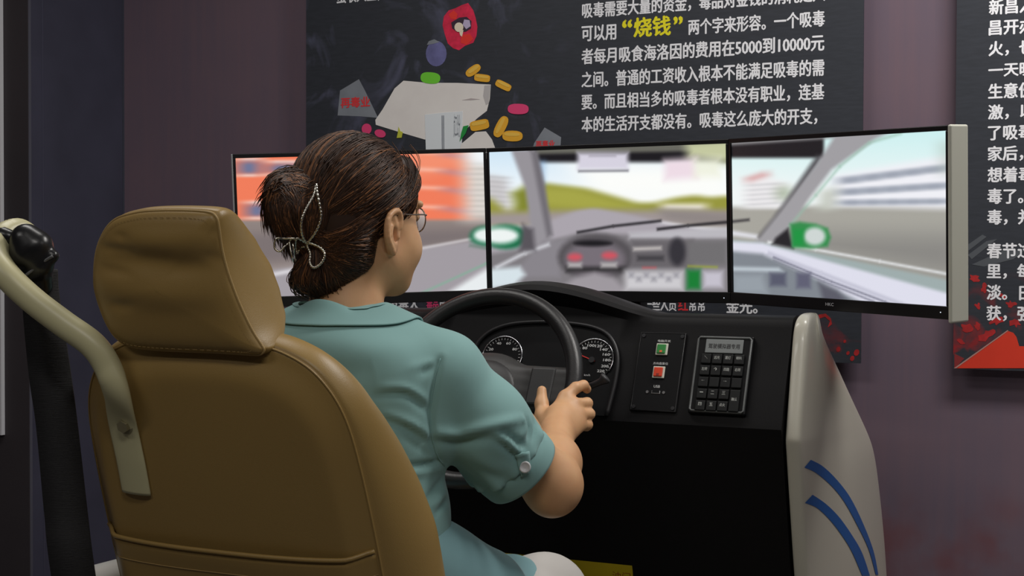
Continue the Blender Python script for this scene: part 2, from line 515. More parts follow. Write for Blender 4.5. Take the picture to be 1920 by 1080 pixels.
# ------------------------------------------------------------------ posters
OFF, TH = .030, .006                                    # stand-off of the boards from the wall, thickness
FACE = OFF + TH
def px(*pts): return [wallxz(x, y, FACE) for x, y in pts]
def wallroot(name, label, cat, x, z):
    M = M_WALL @ Matrix.Translation((x, -OFF, z)); return root(name, label, cat, M)
def ellipse_px(cx, cy, rx, ry, rot=0, n=20, sq=2.0):
    out = []
    for i in range(n):
        t = 2 * math.pi * i / n; c, s_ = math.cos(t), math.sin(t)
        x = rx * math.copysign(abs(c) ** (2 / sq), c); y = ry * math.copysign(abs(s_) ** (2 / sq), s_)
        out.append((cx + x * math.cos(rot) - y * math.sin(rot), cy + x * math.sin(rot) + y * math.cos(rot)))
    return out
def stuff(fn):
    def g(*a, **k):
        o = fn(*a, **k); o['kind'] = 'stuff'; return o
    return g
class Poster:
    def __init__(s, name, label, x0, x1, z0, z1, m):
        s.x, s.z = x0, z0
        s.o = wallroot(name, label, 'poster', x0, z0)
        s.b = box('board', (0, x1 - x0, -TH, 0, 0, z1 - z0), m, s.o)
        s.b.location = (0, 0, 0)
        box('mounting_block', (.2, .3, 0, OFF, .2, .3), M_EDGE, s.o); box('mounting_block', (x1 - x0 - .3, x1 - x0 - .2, 0, OFF, .2, .3), M_EDGE, s.o)
        box('mounting_block', (.2, .3, 0, OFF, z1 - z0 - .3, z1 - z0 - .2), M_EDGE, s.o); box('mounting_block', (x1 - x0 - .3, x1 - x0 - .2, 0, OFF, z1 - z0 - .3, z1 - z0 - .2), M_EDGE, s.o)
    def shape(s, name, pts, m, layer=1):
        P = [(a - s.x, c - s.z) for a, c in px(*pts)]
        return prism(P, -TH - .0004 * layer, -TH - .0004 * layer + .0003, name, m, s.o)
    def text(s, string, xa, xb, yc_a, m, hpx, name='lettering', layer=1, bold=.03, yc_b=None):
        (a0, z0), = px((xa, yc_a)); (a1, z1), = px((xb, yc_b if yc_b is not None else yc_a))
        (_, zu), = px((xa, yc_a - hpx / 2)); (_, zd), = px((xa, yc_a + hpx / 2))
        return stuff(text_obj)(name, string, m, s.o, a0 - s.x, a1 - s.x, z0 - s.z, -TH - .0004 * layer, h=zu - zd, bold=bold)
# the object-space prints need the world wall frame, so the board material is keyed on wall coordinates by an offset
def keyed(m, x, z):
    for n in list(m.node_tree.nodes):
        if n.type == 'TEX_COORD':
            mp = m.node_tree.nodes.new('ShaderNodeVectorMath'); mp.operation = 'ADD'; mp.inputs[1].default_value = (x, 0, z)
            for l in list(n.outputs['Object'].links):
                to = l.to_socket; m.node_tree.links.remove(l); m.node_tree.links.new(mp.outputs[0], to)
            m.node_tree.links.new(n.outputs['Object'], mp.inputs[0])
P1X0, P1X1 = wallxz(574, 200, FACE)[0], wallxz(1617, 300, FACE)[0]
P1Z = wallxz(1600, 681, FACE)[1]
keyed(M_POST1, P1X0, P1Z)
p1 = Poster('poster', 'wide dark poster with pills, a red flower, smoke and white Chinese text', P1X0, P1X1, P1Z, 2.3, M_POST1)
def c1(*pts): return [(560 + x / 3.5556, y / 3.5556) for x, y in pts]
def flat(name, rgb, rough=.6, **k): return mat(name, rgb, rough, **k)
m_red = flat('print_red', (240, 38, 80), var=.25, vscale=60); m_red2 = flat('print_red_orange', (250, 56, 46))
m_wh = flat('print_white', (252, 246, 242), var=.04, vscale=14); m_paper = flat('print_paper', (244, 250, 255))
m_yel = flat('print_yellow', (250, 186, 52)); m_yel2 = flat('print_yellow_light', (255, 206, 86)); m_grn = flat('print_green', (124, 224, 60)); m_pink = flat('print_pink', (245, 72, 130))
m_grey = flat('print_grey', (140, 145, 154), var=.1, vscale=20); m_tred = flat('print_text_red', (235, 60, 66)); m_pod = flat('print_pod', (112, 112, 164), var=.2, vscale=40)
m_dark = flat('print_dark', (60, 40, 60)); m_leaf = flat('print_leaf', (36, 160, 70)); m_lem = flat('print_lemon', (212, 214, 70)); m_brt = flat('print_bright', (255, 240, 215))
p1.shape('flower_print', c1((1130, 20), (1165, 70), (1180, 120), (1192, 180), (1185, 240), (1165, 285), (1110, 305), (1070, 335), (1030, 322), (995, 290), (975, 230), (960, 170), (968, 110), (1000, 70), (1045, 55), (1085, 35)), m_red, 1)
p1.shape('petal_print', c1((1035, 70), (1060, 95), (1050, 130), (1015, 125), (1000, 95)), m_red2, 2)
p1.shape('petal_print', c1((1085, 235), (1140, 225), (1165, 260), (1120, 300), (1080, 285)), m_red2, 2)
p1.shape('flower_heart', c1((1070, 118), (1120, 112), (1152, 140), (1150, 190), (1115, 212), (1060, 215), (1025, 190), (1018, 150)), m_dark, 2)
p1.shape('flower_highlight', c1((1105, 130), (1140, 135), (1148, 175), (1118, 195), (1095, 165)), flat('print_lilac', (205, 190, 225)), 3)
p1.shape('flower_stigma', c1(*[(1070 + 30 * math.cos(t), 182 + 32 * math.sin(t)) for t in np.linspace(0, 6.28, 14)[:-1]]), m_brt, 4)
p1.shape('flower_stigma', c1((1070, 205), (1100, 200), (1090, 245), (1078, 235)), m_brt, 3)
p1.shape('seed_pod_print', ellipse_px(818, 100.5, 19.5, 24, 0), m_pod, 1)
p1.shape('pod_crown_print', c1((855, 300), (868, 275), (905, 262), (940, 280), (900, 292)), m_grey, 2)
pills = [(880, 520, 66, 38, .08, m_grn, 2.6), (1165, 470, 56, 28, -.62, m_yel, 2.6), (1225, 520, 53, 25, .12, m_yel, 4), (1366, 570, 55, 25, .45, m_yel, 4),
         (1465, 727, 70, 35, .02, m_pink, 2.6), (1207, 834, 64, 34, -.2, m_yel, 4), (1350, 845, 76, 34, -1.1, m_yel, 2.6), (1427, 907, 68, 36, .02, m_yel, 2.6),
         (455, 860, 33, 36, 0, m_pink, 2), (545, 890, 38, 26, .3, m_pink, 2)]
for (cx, cy, rx, ry, ro, mm, sq) in pills:
    p1.shape('pill_print', ellipse_px(560 + cx / 3.5556, cy / 3.5556, rx / 3.5556, ry / 3.5556, ro, 20, sq), mm, 4)
for (cx, cy, rx, ry, ro) in [(1168, 462, 42, 12, -.62), (1225, 512, 42, 9, .12), (1368, 560, 44, 9, .45), (1202, 822, 50, 12, -.2), (1345, 838, 58, 12, -1.1), (1424, 896, 52, 12, .02)]:
    p1.shape('pill_highlight', ellipse_px(560 + cx / 3.5556, cy / 3.5556, rx / 3.5556, ry / 3.5556, ro, 14, 3), m_yel2, 5)
p1.shape('powder_bag_print', c1((700, 538), (860, 552), (1060, 553), (1282, 564), (1275, 660), (1255, 740), (1190, 790), (1130, 850), (1000, 930), (840, 930), (670, 880), (515, 832), (512, 800), (560, 730), (640, 590)), m_wh, 2)
p1.shape('bag_fold_print', c1((1090, 668), (1150, 655), (1210, 662), (1150, 668)), flat('print_fold', (198, 186, 186)), 3)
p1.shape('bag_fold_print', c1((1240, 570), (1282, 566), (1268, 690), (1250, 700), (1232, 640)), flat('print_fold2', (205, 200, 200)), 3)
p1.shape('paper_packet_print', c1((842, 765), (960, 752), (1095, 742), (1088, 1020), (850, 1020)), m_paper, 3)
for xx in (955, 965): p1.shape('packet_line_print', c1((xx, 770), (xx + 6, 770), (xx + 8, 1020), (xx + 2, 1020)), m_grey, 4)
p1.text('贞工公分', 560 + 1035 / 3.5556, 560 + 1078 / 3.5556, 236, m_grey, 44, 'packet_mark', 4, bold=0)
p1.shape('leaf_print', c1((1100, 842), (1135, 835), (1115, 890), (1075, 945), (1085, 890)), m_leaf, 5)
p1.shape('star_print', c1((668, 845), (680, 875), (696, 880), (688, 918), (655, 920), (662, 890)), m_lem, 4)
p1.shape('powder_heap_print', c1((1060, 1060), (1085, 960), (1180, 880), (1250, 876), (1290, 930), (1320, 1010), (1330, 1060)), m_wh, 4)
p1.shape('grey_tag_print', c1((402, 528), (440, 600), (530, 786), (400, 775), (260, 770), (276, 604)), m_grey, 1)
p1.text('再毒业', 560 + 283 / 3.5556, 560 + 475 / 3.5556, 193, m_tred, 19, 'tag_lettering', 2, .03)
p1.shape('grey_tag_print', c1((1640, 850), (1750, 915), (1740, 1060), (1540, 1060), (1570, 955)), m_grey, 1)
p1.text('再毒业', 1005, 1040, 271, m_tred, 14, 'tag_lettering', 2, .03)
m_ty = flat('print_text_yellow', (248, 236, 24))
def row(s, xa, xb, ya, yb, h=29, m=M_WHITEPRINT): p1.text(s, xa, xb, ya, m, h, yc_b=yb)
p1.text('虽收大量，且通', 632, 764, -6, M_WHITEPRINT, 27)
row('吸毒需要大量的资金，毒品对金钱的消耗是人', 1092, 1547, 20.5, -2)
row('可以用', 1091, 1155, 63.5, 60); row('“', 1168, 1184, 45, 45, 14, m_ty); p1.text('烧钱', 1189, 1257, 52, m_ty, 36, bold=.032)
row('”', 1264, 1279, 39, 39, 14, m_ty); row('两个字来形容。一个吸毒', 1291, 1546, 51, 36)
row('者每月吸食海洛因的费用在5000到10000元', 1091, 1545, 106.3, 83)
row('之间。普通的工资收入根本不能满足吸毒的需', 1091, 1545, 149.8, 127)
row('要。而且相当多的吸毒者根本没有职业，连基', 1091, 1545, 191.9, 172)
row('本的生活开支都没有。吸毒这么庞大的开支，', 1091, 1532, 234, 218)
row('金光。', 1362, 1420, 574, 576, 26)
row('常常', 1292, 1322, 570, 571, 26); row('一些人员', 1208, 1268, 570, 571, 24); p1.text('红', 1272, 1290, 569, m_tred, 26)
row('吸毒人', 728, 786, 570, 569, 22); p1.text('毒品', 800, 822, 569, m_pink, 22); row('员的', 824, 850, 569, 568, 22)
m_blot = flat('print_blot_red', (176, 36, 38), var=.3, vscale=50)
p1.shape('red_splash_print', [(1535, 590), (1548, 588), (1558, 597), (1560, 608), (1552, 614), (1556, 602), (1547, 594), (1537, 597), (1534, 607), (1541, 614), (1536, 616), (1529, 606)], m_blot, 1)
p1.shape('red_splash_print', [(1526, 618), (1536, 630), (1543, 648), (1560, 668), (1566, 680), (1540, 680), (1526, 650)], m_blot, 1)
for cx, cy, rr in [(1572, 655, 4), (1606, 661, 5), (1590, 662, 3), (1518, 600, 4), (1598, 672, 4), (1584, 640, 2.5)]:
    p1.shape('red_splash_print', ellipse_px(cx, cy, rr, rr * 1.3, .4, 9), m_blot, 1)
# second poster
P2X0 = wallxz(1789, 500, FACE)[0]; P2Z = wallxz(1800, 691.5, FACE)[1]
keyed(M_POST2, P2X0, P2Z)
p2 = Poster('poster', 'dark poster with a red triangle at its foot beside the monitors', P2X0, P2X0 + 1.5, P2Z, 2.3, M_POST2)
rows2 = [('新昌人小', 14), ('昌开办了', 52.5), ('火，也是', 92), ('一天晚上', 132), ('生意伙伴', 171.5), ('激，以为', 211), ('了吸毒的', 249), ('家后，又', 288.5), ('想着毒品', 328), ('毒了。从', 368), ('毒，并且', 407.5), ('春节过后', 470), ('里，每天', 508.5), ('淡。日子', 548), ('获，强制', 587)]
(ax, az), = px((1855, 300)); (bx, bz), = px((1883.5, 300))
for s_, y in rows2:
    x = 1855 - (y - 14) * .0085
    (a0, z0), = px((x, y)); (_, zu), = px((x, y - 14)); (_, zd), = px((x, y + 14))
    adv = (bx - ax)
    stuff(text_obj)('lettering', s_, M_WHITEPRINT, p2.o, a0 - p2.x, a0 - p2.x + adv * 3.93, z0 - p2.z, -TH - .0004, h=zu - zd if '一' not in s_ else None, bold=.03)
m_orange = flat('print_triangle', (226, 58, 34), var=.08, vscale=8)
p2.shape('red_triangle_print', [(1788.5, 690.5), (1889, 620), (1900, 624), (1906, 632), (1911, 649), (1990, 652), (2130, 640), (2130, 690)], m_orange, 2)
p2.shape('triangle_edge_print', [(1788.5, 690.5), (1889, 619), (1891, 620), (1793, 690.5)], flat('print_edge', (190, 140, 132)), 3)
p2.shape('red_patch_print', [(1789.5, 663), (1808, 672), (1797, 684), (1789.5, 690)], flat('print_patch', (140, 44, 46)), 1)
m_faint = flat('print_faint', (84, 88, 94))
for q in ([(1815, 478), (1850, 452), (1870, 448), (1822, 486)], [(1822, 496), (1880, 470), (1920, 470), (1900, 486), (1845, 500)], [(1810, 462), (1842, 440), (1850, 444), (1816, 470)]):
    p2.shape('faint_print', q, m_faint, 1)
for cx, cy, rx, ry, ro in [(1826, 522, 12, 7, .3), (1845, 540, 6, 9, 0), (1812, 615, 14, 10, .5), (1834, 575, 8, 6, 1), (1870, 600, 16, 8, -.4), (1896, 570, 10, 6, .2), (1802, 640, 9, 5, .4), (1850, 628, 18, 9, -.5), (1905, 605, 12, 9, .1), (1832, 612, 6, 8, 0), (1880, 555, 8, 4, .4)]:
    rr2 = random.Random(int(cx)); p2.shape('red_splash_print', [(cx + (x - cx) * k_, cy + (y - cy) * k_) for (x, y) in ellipse_px(cx, cy, rx, ry, ro, 13) for k_ in (rr2.uniform(.45, 1.25),)], m_blot, 1)
# white notice on the pillar's front
PF = W0 + WN * (.385 + .0025)
q = hit(6.5, 400, PF, WN); qb = hit(6.5, 812, PF, WN)
nx = (q - W0) @ WV
nb = root('notice_board', 'white notice board edge on the dark pillar front', 'notice board', M_WALL @ Matrix.Translation((nx, -.3875, qb[2])))
box('panel', (-.6, 0, -.012, 0, 0, 1.35), mat('notice_white', (240, 240, 244), .5), nb, bevel=.002)
bm = bmesh.new()
for d in ((-.602, .003, -.014, -.001, -.004, .0), (-.602, .003, -.014, -.001, 1.35, 1.354), (0, .003, -.014, -.001, 0, 1.35), (-.603, -.6, -.014, -.001, 0, 1.35)): bm_box(bm, *d)
bm_obj('frame', bm, mat('notice_frame', (225, 225, 230), .5), nb)
# ------------------------------------------------------------------ monitors
SCR_W, SCR_H = .5272, .2967
MON = {  # screen centre-free corner coordinates (right, ahead, up) from the camera, metres
    'L': ((-.665, 3.452, .312), (-.070, 3.501, .331), (-.657, 3.476, -.023)),
    'C': ((-.055, 3.498, .331), (.483, 3.240, .326), (-.047, 3.521, -.004)),
    'R': ((.495, 3.230, .326), (.829, 2.736, .300), (.503, 3.254, -.009)),
}
def mon_frame(k):
    c = [np.array(q) * .883 for q in MON[k]]
    c = [CAM + RT * q[0] + FW * q[1] + UP * q[2] for q in c]
    x = c[1] - c[0]; x /= np.linalg.norm(x)
    zz = c[0] - c[2]; zz -= x * (zz @ x); zz /= np.linalg.norm(zz)
    y = np.cross(zz, x)
    o = c[0] + x * SCR_W / 2 - zz * SCR_H / 2
    return frame(o, x, y, zz)
def smoothstep(d, w): t = np.clip(.5 - d / (2 * w), 0, 1); return t * t * (3 - 2 * t)
class Paint:
    def __init__(s, M, nx=230, ny=130):
        s.nx, s.ny = nx, ny
        u, v = np.meshgrid(np.linspace(-SCR_W / 2, SCR_W / 2, nx), np.linspace(-SCR_H / 2, SCR_H / 2, ny))
        A = np.array(M)
        s.L = np.stack([u, np.zeros_like(u), v], -1)
        s.p = project(s.L @ A[:3, :3].T + A[:3, 3])
        s.c = np.zeros((ny, nx, 3))
    def poly(s, pts, rgb, blur=3, a=1.0):
        P = np.asarray(pts, float); X = s.p; d = np.full(X.shape[:2], 1e9); ins = np.zeros(X.shape[:2], bool); n = len(P)
        for i in range(n):
            A, B = P[i], P[(i + 1) % n]; e = B - A
            t = np.clip(((X - A) @ e) / (e @ e + 1e-9), 0, 1)
            d = np.minimum(d, np.linalg.norm(X - A - t[..., None] * e, axis=-1))
            c = ((A[1] > X[..., 1]) != (B[1] > X[..., 1])) & (X[..., 0] < (B[0] - A[0]) * (X[..., 1] - A[1]) / (B[1] - A[1] + 1e-12) + A[0])
            ins ^= c
        m = smoothstep(np.where(ins, -d, d), blur * 1.35) * a
        s.c = s.c * (1 - m[..., None]) + np.asarray(rgb, float) * m[..., None]
        return s
    def rect(s, x0, y0, x1, y1, rgb, blur=3, a=1.0): return s.poly([(x0, y0), (x1, y0), (x1, y1), (x0, y1)], rgb, blur, a)
    def line(s, pts, w, rgb, blur=2, a=1.0):
        for (p, q) in zip(pts[:-1], pts[1:]):
            p = np.array(p, float); q = np.array(q, float); d = q - p; n = np.array([-d[1], d[0]]) / np.linalg.norm(d) * w / 2
            s.poly([p + n, q + n, q - n, p - n], rgb, blur, a)
        return s
    def grad(s, y0, c0, y1, c1):
        t = np.clip((s.p[..., 1] - y0) / (y1 - y0), 0, 1)[..., None]; s.c = np.asarray(c0, float) * (1 - t) + np.asarray(c1, float) * t; return s
    def ell(s, cx, cy, rx, ry, rgb, blur=3, a=1.0, rot=0): return s.poly(ellipse_px(cx, cy, rx, ry, rot, 24), rgb, blur, a)
    def hblur(s, n):
        k = np.ones(n) / n; c = np.pad(s.c, ((0, 0), (n // 2, n // 2), (0, 0)), mode='edge')
        s.c = np.apply_along_axis(lambda r: np.convolve(r, k, 'valid'), 1, c)[:, :s.nx]; return s
    def build(s, name, m, parent):
        V = s.L.reshape(-1, 3) + np.array([0, -.0005, 0])
        i = np.arange(s.ny - 1)[:, None] * s.nx + np.arange(s.nx - 1)[None]
        Fs = np.stack([i, i + 1, i + s.nx + 1, i + s.nx], -1).reshape(-1, 4)
        o = meshobj(name, V, Fs, m, parent)
        at_ = o.data.color_attributes.new('picture', 'FLOAT_COLOR', 'POINT')
        col = np.concatenate([lin(np.clip(s.c, 0, 255)).reshape(-1, 3), np.ones((s.nx * s.ny, 1))], 1)
        at_.data.foreach_set('color', col.ravel())
        return o
M_SCREEN = attr_mat('screen_picture', 'picture', .25, .3, emit=1.0)
def paint_left(M):
    p = Paint(M); p.grad(410, (172, 158, 150), 560, (158, 152, 156))
    p.poly([(380, 405), (960, 405), (960, 470), (780, 470), (380, 520)], (140, 128, 124), 14)
    p.poly([(380, 440), (960, 428), (960, 442), (780, 466), (380, 505)], (122, 112, 112), 12)
    p.poly([(380, 525), (785, 467), (960, 440), (960, 600), (380, 600)], (160, 154, 160), 3)
    p.line([(500, 517), (570, 503)], 6, (225, 222, 226), 3); p.line([(770, 469), (960, 434)], 3, (235, 232, 236), 2)
    p.rect(380, 260, 890, 412, (240, 124, 90), 4)
    p.poly([(760, 260), (900, 260), (900, 300), (800, 330), (760, 330)], (244, 150, 118), 14, .7)
    for (x0, y0, x1, y1) in [(448, 303, 486, 326), (505, 308, 560, 324), (463, 384, 500, 406), (590, 310, 640, 328), (560, 388, 620, 408)]:
        p.rect(x0 - 3, y0 - 7, x1 + 6, y0 - 2, (245, 225, 218), 4); p.rect(x0, y0, x1, y1, (104, 116, 152), 6); p.rect(x0 - 3, y1 + 1, x1 + 4, y1 + 5, (244, 215, 205), 3)
    for (x, y) in [(838, 290), (840, 322), (842, 356), (840, 392)]:
        p.line([(x - 65, y - 5), (x - 10, y - 3)], 4, (250, 196, 176), 5); p.line([(x - 12, y - 2), (x + 38, y + 6)], 7, (176, 136, 150), 6, .8)
    p.poly([(868, 290), (960, 290), (960, 412), (872, 412)], (222, 216, 210), 14)
    for y in range(306, 410, 10): p.line([(880, y), (960, y + 2)], 3.5, (186, 182, 176), 3, .7)
    p.poly([(858, 262), (960, 262), (960, 312), (885, 306)], (240, 246, 250), 9)
    p.hblur(17)
    p.poly([(835, 552), (912, 504), (960, 480), (960, 600), (835, 600)], (232, 236, 238), 6)
    p.line([(790, 550), (912, 494), (930, 486)], 3, (132, 172, 152), 3)
    p.ell(912, 443, 32, 20, (40, 120, 84), 5, .9); p.ell(914, 441, 25, 13, (234, 242, 240), 5); p.line([(880, 460), (915, 466)], 5, (120, 134, 128), 3)
    return p
def paint_center(M):
    p = Paint(M); p.grad(285, (208, 230, 246), 380, (250, 252, 252))
    p.poly([(1060, 300), (1380, 300), (1380, 390), (1120, 380)], (252, 253, 250), 30)
    p.poly([(900, 325), (950, 335), (962, 420), (900, 420)], (205, 202, 204), 8)
    for y in range(330, 410, 9): p.line([(905, y), (955, y + 4)], 3, (172, 170, 172), 3, .6)
    p.poly([(900, 355), (955, 400), (1000, 345), (1022, 343), (1060, 348), (1100, 353), (1150, 367), (1195, 380), (1225, 380), (1270, 370), (1305, 366), (1330, 370), (1380, 366), (1380, 420), (900, 420)], (150, 150, 62), 6)
    p.poly([(1010, 352), (1080, 356), (1140, 374), (1190, 388), (1100, 392), (1010, 384)], (172, 172, 76), 8, .7)
    p.poly([(960, 362), (990, 345), (1010, 390), (970, 400)], (128, 134, 48), 7)
    p.rect(1240, 382, 1325, 395, (236, 230, 214), 6)
    p.poly([(900, 400), (1100, 394), (1380, 394), (1380, 425), (900, 425)], (158, 148, 146), 8)
    p.poly([(900, 440), (1010, 420), (1080, 395), (1115, 390), (1160, 398), (1240, 415), (1380, 440), (1380, 480), (900, 480)], (170, 164, 172), 4)
    p.poly([(1230, 392), (1380, 400), (1380, 430), (1250, 412)], (142, 134, 132), 8)
    p.line([(1236, 416), (1300, 426), (1380, 442)], 4, (224, 222, 228), 3)
    p.hblur(13)
    p.rect(990, 268, 1400, 304, (26, 24, 28), 5); p.poly([(1005, 262), (1395, 250), (1395, 282), (1005, 289)], (168, 168, 150), 4, .55)
    p.poly([(1285, 265), (1380, 258), (1380, 310), (1290, 296)], (196, 200, 160), 12)
    p.rect(1083, 286, 1178, 318, (214, 210, 224), 6); p.line([(1105, 292), (1155, 292)], 4, (170, 166, 178), 3); p.line([(1085, 321), (1178, 320)], 3, (110, 110, 118), 3)
    p.poly([(1246, 300), (1306, 296), (1308, 334), (1246, 338)], (238, 220, 230), 9); p.poly([(1300, 296), (1350, 296), (1350, 332), (1302, 332)], (238, 240, 220), 10, .8)
    p.rect(1000, 303, 1020, 345, (120, 160, 205), 9, .6)
    # car interior
    p.poly([(900, 478), (960, 470), (1030, 452), (1090, 436), (1180, 440), (1260, 444), (1380, 444), (1380, 560), (900, 560)], (126, 122, 126), 5)
    p.poly([(1180, 436), (1290, 430), (1380, 426), (1380, 446), (1180, 448)], (186, 184, 190), 5)
    p.line([(1082, 436), (1150, 424), (1240, 414)], 4.5, (40, 38, 42), 2.5); p.line([(1232, 430), (1290, 423), (1380, 415)], 5, (40, 38, 42), 2.5)
    p.poly([(958, 280), (1004, 280), (1020, 350), (1036, 455), (1000, 462), (984, 350)], (150, 146, 152), 5)
    p.poly([(996, 285), (1008, 285), (1022, 350), (1036, 440), (1026, 444), (1008, 350)], (112, 108, 114), 5)
    p.poly([(1020, 452), (1090, 445), (1050, 480), (1050, 520), (960, 520), (1000, 470)], (136, 132, 138), 6)
    p.line([(930, 502), (985, 474), (1030, 458)], 6, (206, 206, 212), 4)
    p.ell(1118, 482, 72, 44, (86, 82, 86), 6); p.ell(1116, 486, 56, 33, (118, 110, 118), 7); p.ell(1112, 456, 36, 6, (28, 26, 30), 4)
    p.rect(1062, 500, 1172, 510, (48, 46, 48), 5); p.rect(1066, 493, 1090, 501, (186, 182, 182), 5); p.rect(1128, 493, 1156, 501, (186, 182, 182), 5)
    p.ell(1078, 482, 13, 7, (206, 84, 96), 5); p.ell(1143, 479, 14, 7, (206, 84, 96), 5)
    p.poly([(1050, 540), (1080, 520), (1115, 511), (1150, 520), (1175, 545), (1170, 570), (1040, 570)], (158, 152, 158), 6)
    p.rect(1184, 450, 1300, 504, (104, 100, 104), 6); p.line([(1188, 467), (1240, 465)], 6, (196, 190, 188), 4); p.rect(1196, 480, 1244, 488, (60, 58, 62), 5)
    p.ell(1270, 472, 16, 26, (52, 50, 56), 6); p.rect(1290, 452, 1362, 496, (112, 110, 112), 6)
    p.line([(1205, 502), (1230, 502)], 3, (176, 80, 84), 3)
    p.rect(1172, 508, 1282, 545, (204, 202, 206), 8)
    for i in range(7): p.rect(1180 + i * 14, 512 + (i * 7) % 14, 1188 + i * 14, 520 + (i * 7) % 14, (150, 148, 156), 5)
    p.line([(1290, 499), (1345, 501)], 3, (150, 160, 60), 3); p.rect(1288, 506, 1314, 542, (24, 124, 52), 6); p.rect(1318, 508, 1356, 540, (196, 192, 204), 7)
    p.poly([(905, 505), (975, 500), (985, 515), (965, 535), (905, 545)], (214, 226, 232), 6)
    p.ell(948, 444, 42, 23, (28, 110, 72), 5); p.ell(938, 442, 34, 15, (238, 244, 242), 6)
    p.poly([(980, 420), (1000, 430), (1004, 470), (975, 470)], (88, 84, 90), 6)
    return p
def paint_right(M):
    p = Paint(M); p.grad(250, (206, 240, 240), 360, (240, 246, 246))
    p.poly([(1360, 388), (1460, 388), (1800, 380), (1800, 620), (1360, 620)], (166, 164, 156), 6)
    p.poly([(1480, 440), (1620, 440), (1800, 440), (1800, 520), (1640, 490), (1500, 462)], (138, 136, 132), 26)
    p.poly([(1395, 340), (1440, 332), (1480, 345), (1470, 390), (1395, 390)], (238, 236, 238), 6)
    for y in (346, 355, 364, 373, 382): p.line([(1400, y + 2), (1465, y - 2)], 3, (205, 205, 208), 3)
    p.line([(1400, 338), (1440, 325)], 9, (214, 160, 160), 6); p.ell(1470, 362, 14, 14, (150, 166, 136), 9, .7)
    p.poly([(1560, 330), (1800, 288), (1800, 392), (1560, 386)], (240, 240, 246), 8)
    for (ya, yb, h) in [(340, 311, 13), (361, 346, 12), (380, 377, 9)]:
        p.poly([(1570, ya - h / 2), (1800, yb - h / 2), (1800, yb + h / 2), (1570, ya + h / 2)], (172, 178, 190), 4)
        for i in range(6): p.rect(1590 + i * 38, ya + (yb - ya) * (20 + i * 38) / 230 - 4, 1606 + i * 38, ya + (yb - ya) * (20 + i * 38) / 230 + 4, (142, 148, 162), 5)
    p.poly([(1540, 360), (1570, 350), (1566, 392), (1535, 394)], (196, 200, 190), 8)
    p.poly([(1765, 270), (1800, 262), (1800, 330), (1768, 325)], (176, 190, 180), 14, .7)
    p.hblur(17)
    p.rect(1360, 240, 1545, 296, (34, 31, 34), 4); p.poly([(1360, 255), (1600, 240), (1580, 258), (1360, 273)], (150, 148, 150), 4)
    p.poly([(1532, 292), (1546, 292), (1470, 400), (1432, 448), (1420, 446), (1450, 410)], (70, 68, 72), 6)
    p.poly([(1575, 240), (1700, 232), (1640, 262), (1560, 318), (1520, 370), (1462, 454), (1415, 456), (1460, 400), (1530, 310)], (160, 158, 162), 5)
    p.line([(1690, 250), (1630, 268), (1575, 312), (1530, 366), (1480, 425)], 3, (150, 186, 168), 4, .8)
    p.poly([(1360, 430), (1420, 440), (1420, 448), (1360, 440)], (222, 222, 228), 4); p.line([(1360, 417), (1405, 412)], 4, (50, 48, 52), 3)
    # car door
    p.poly([(1360, 448), (1440, 456), (1530, 474), (1800, 530), (1800, 620), (1360, 620)], (158, 172, 172), 4)
    p.line([(1440, 454), (1530, 468), (1650, 490), (1800, 518)], 4, (232, 234, 236), 3)
    p.poly([(1360, 452), (1430, 456), (1560, 492), (1800, 556), (1800, 640), (1700, 640), (1520, 520), (1360, 470)], (222, 222, 236), 4)
    p.line([(1440, 474), (1540, 512), (1690, 570), (1720, 582)], 7, (196, 196, 212), 3); p.line([(1450, 482), (1560, 528), (1660, 566), (1700, 585)], 3, (112, 112, 130), 2); p.line([(1450, 488), (1545, 528), (1640, 566)], 3, (124, 124, 140), 2)
    p.poly([(1360, 470), (1430, 476), (1540, 528), (1640, 580), (1640, 620), (1360, 620)], (128, 134, 142), 5)
    p.poly([(1374, 500), (1460, 502), (1470, 510), (1374, 508)], (190, 200, 208), 4); p.rect(1444, 512, 1474, 536, (88, 90, 108), 5); p.rect(1494, 512, 1520, 540, (96, 96, 116), 5)
    p.poly([(1375, 515), (1430, 515), (1440, 550), (1375, 550)], (150, 158, 166), 8); p.poly([(1535, 530), (1570, 545), (1600, 575), (1545, 570)], (92, 92, 104), 6)
    p.poly([(1478, 428), (1488, 466), (1448, 458), (1455, 446)], (38, 36, 40), 4)
    p.poly([(1482, 420), (1500, 416), (1530, 420), (1552, 428), (1558, 445), (1552, 462), (1520, 466), (1486, 464)], (52, 140, 76), 4)
    p.ell(1528, 443, 20, 17, (206, 214, 212), 5); p.rect(1488, 430, 1506, 460, (30, 148, 66), 5)
    return p
MON_LABEL = {'L': 'wide black monitor showing an orange building, beside the pillar end of the row',
             'C': 'middle black monitor showing a road seen over a car dashboard',
             'R': 'black monitor showing a car door and green mirror, white outer side cover'}
M_LOGO = mat('logo_print', (225, 225, 230), .5)
M_LED = newmat('standby_led')[0]; M_LED.node_tree.nodes['Principled BSDF'].inputs['Emission Color'].default_value = (.75, .85, 1, 1); M_LED.node_tree.nodes['Principled BSDF'].inputs['Emission Strength'].default_value = 1.2
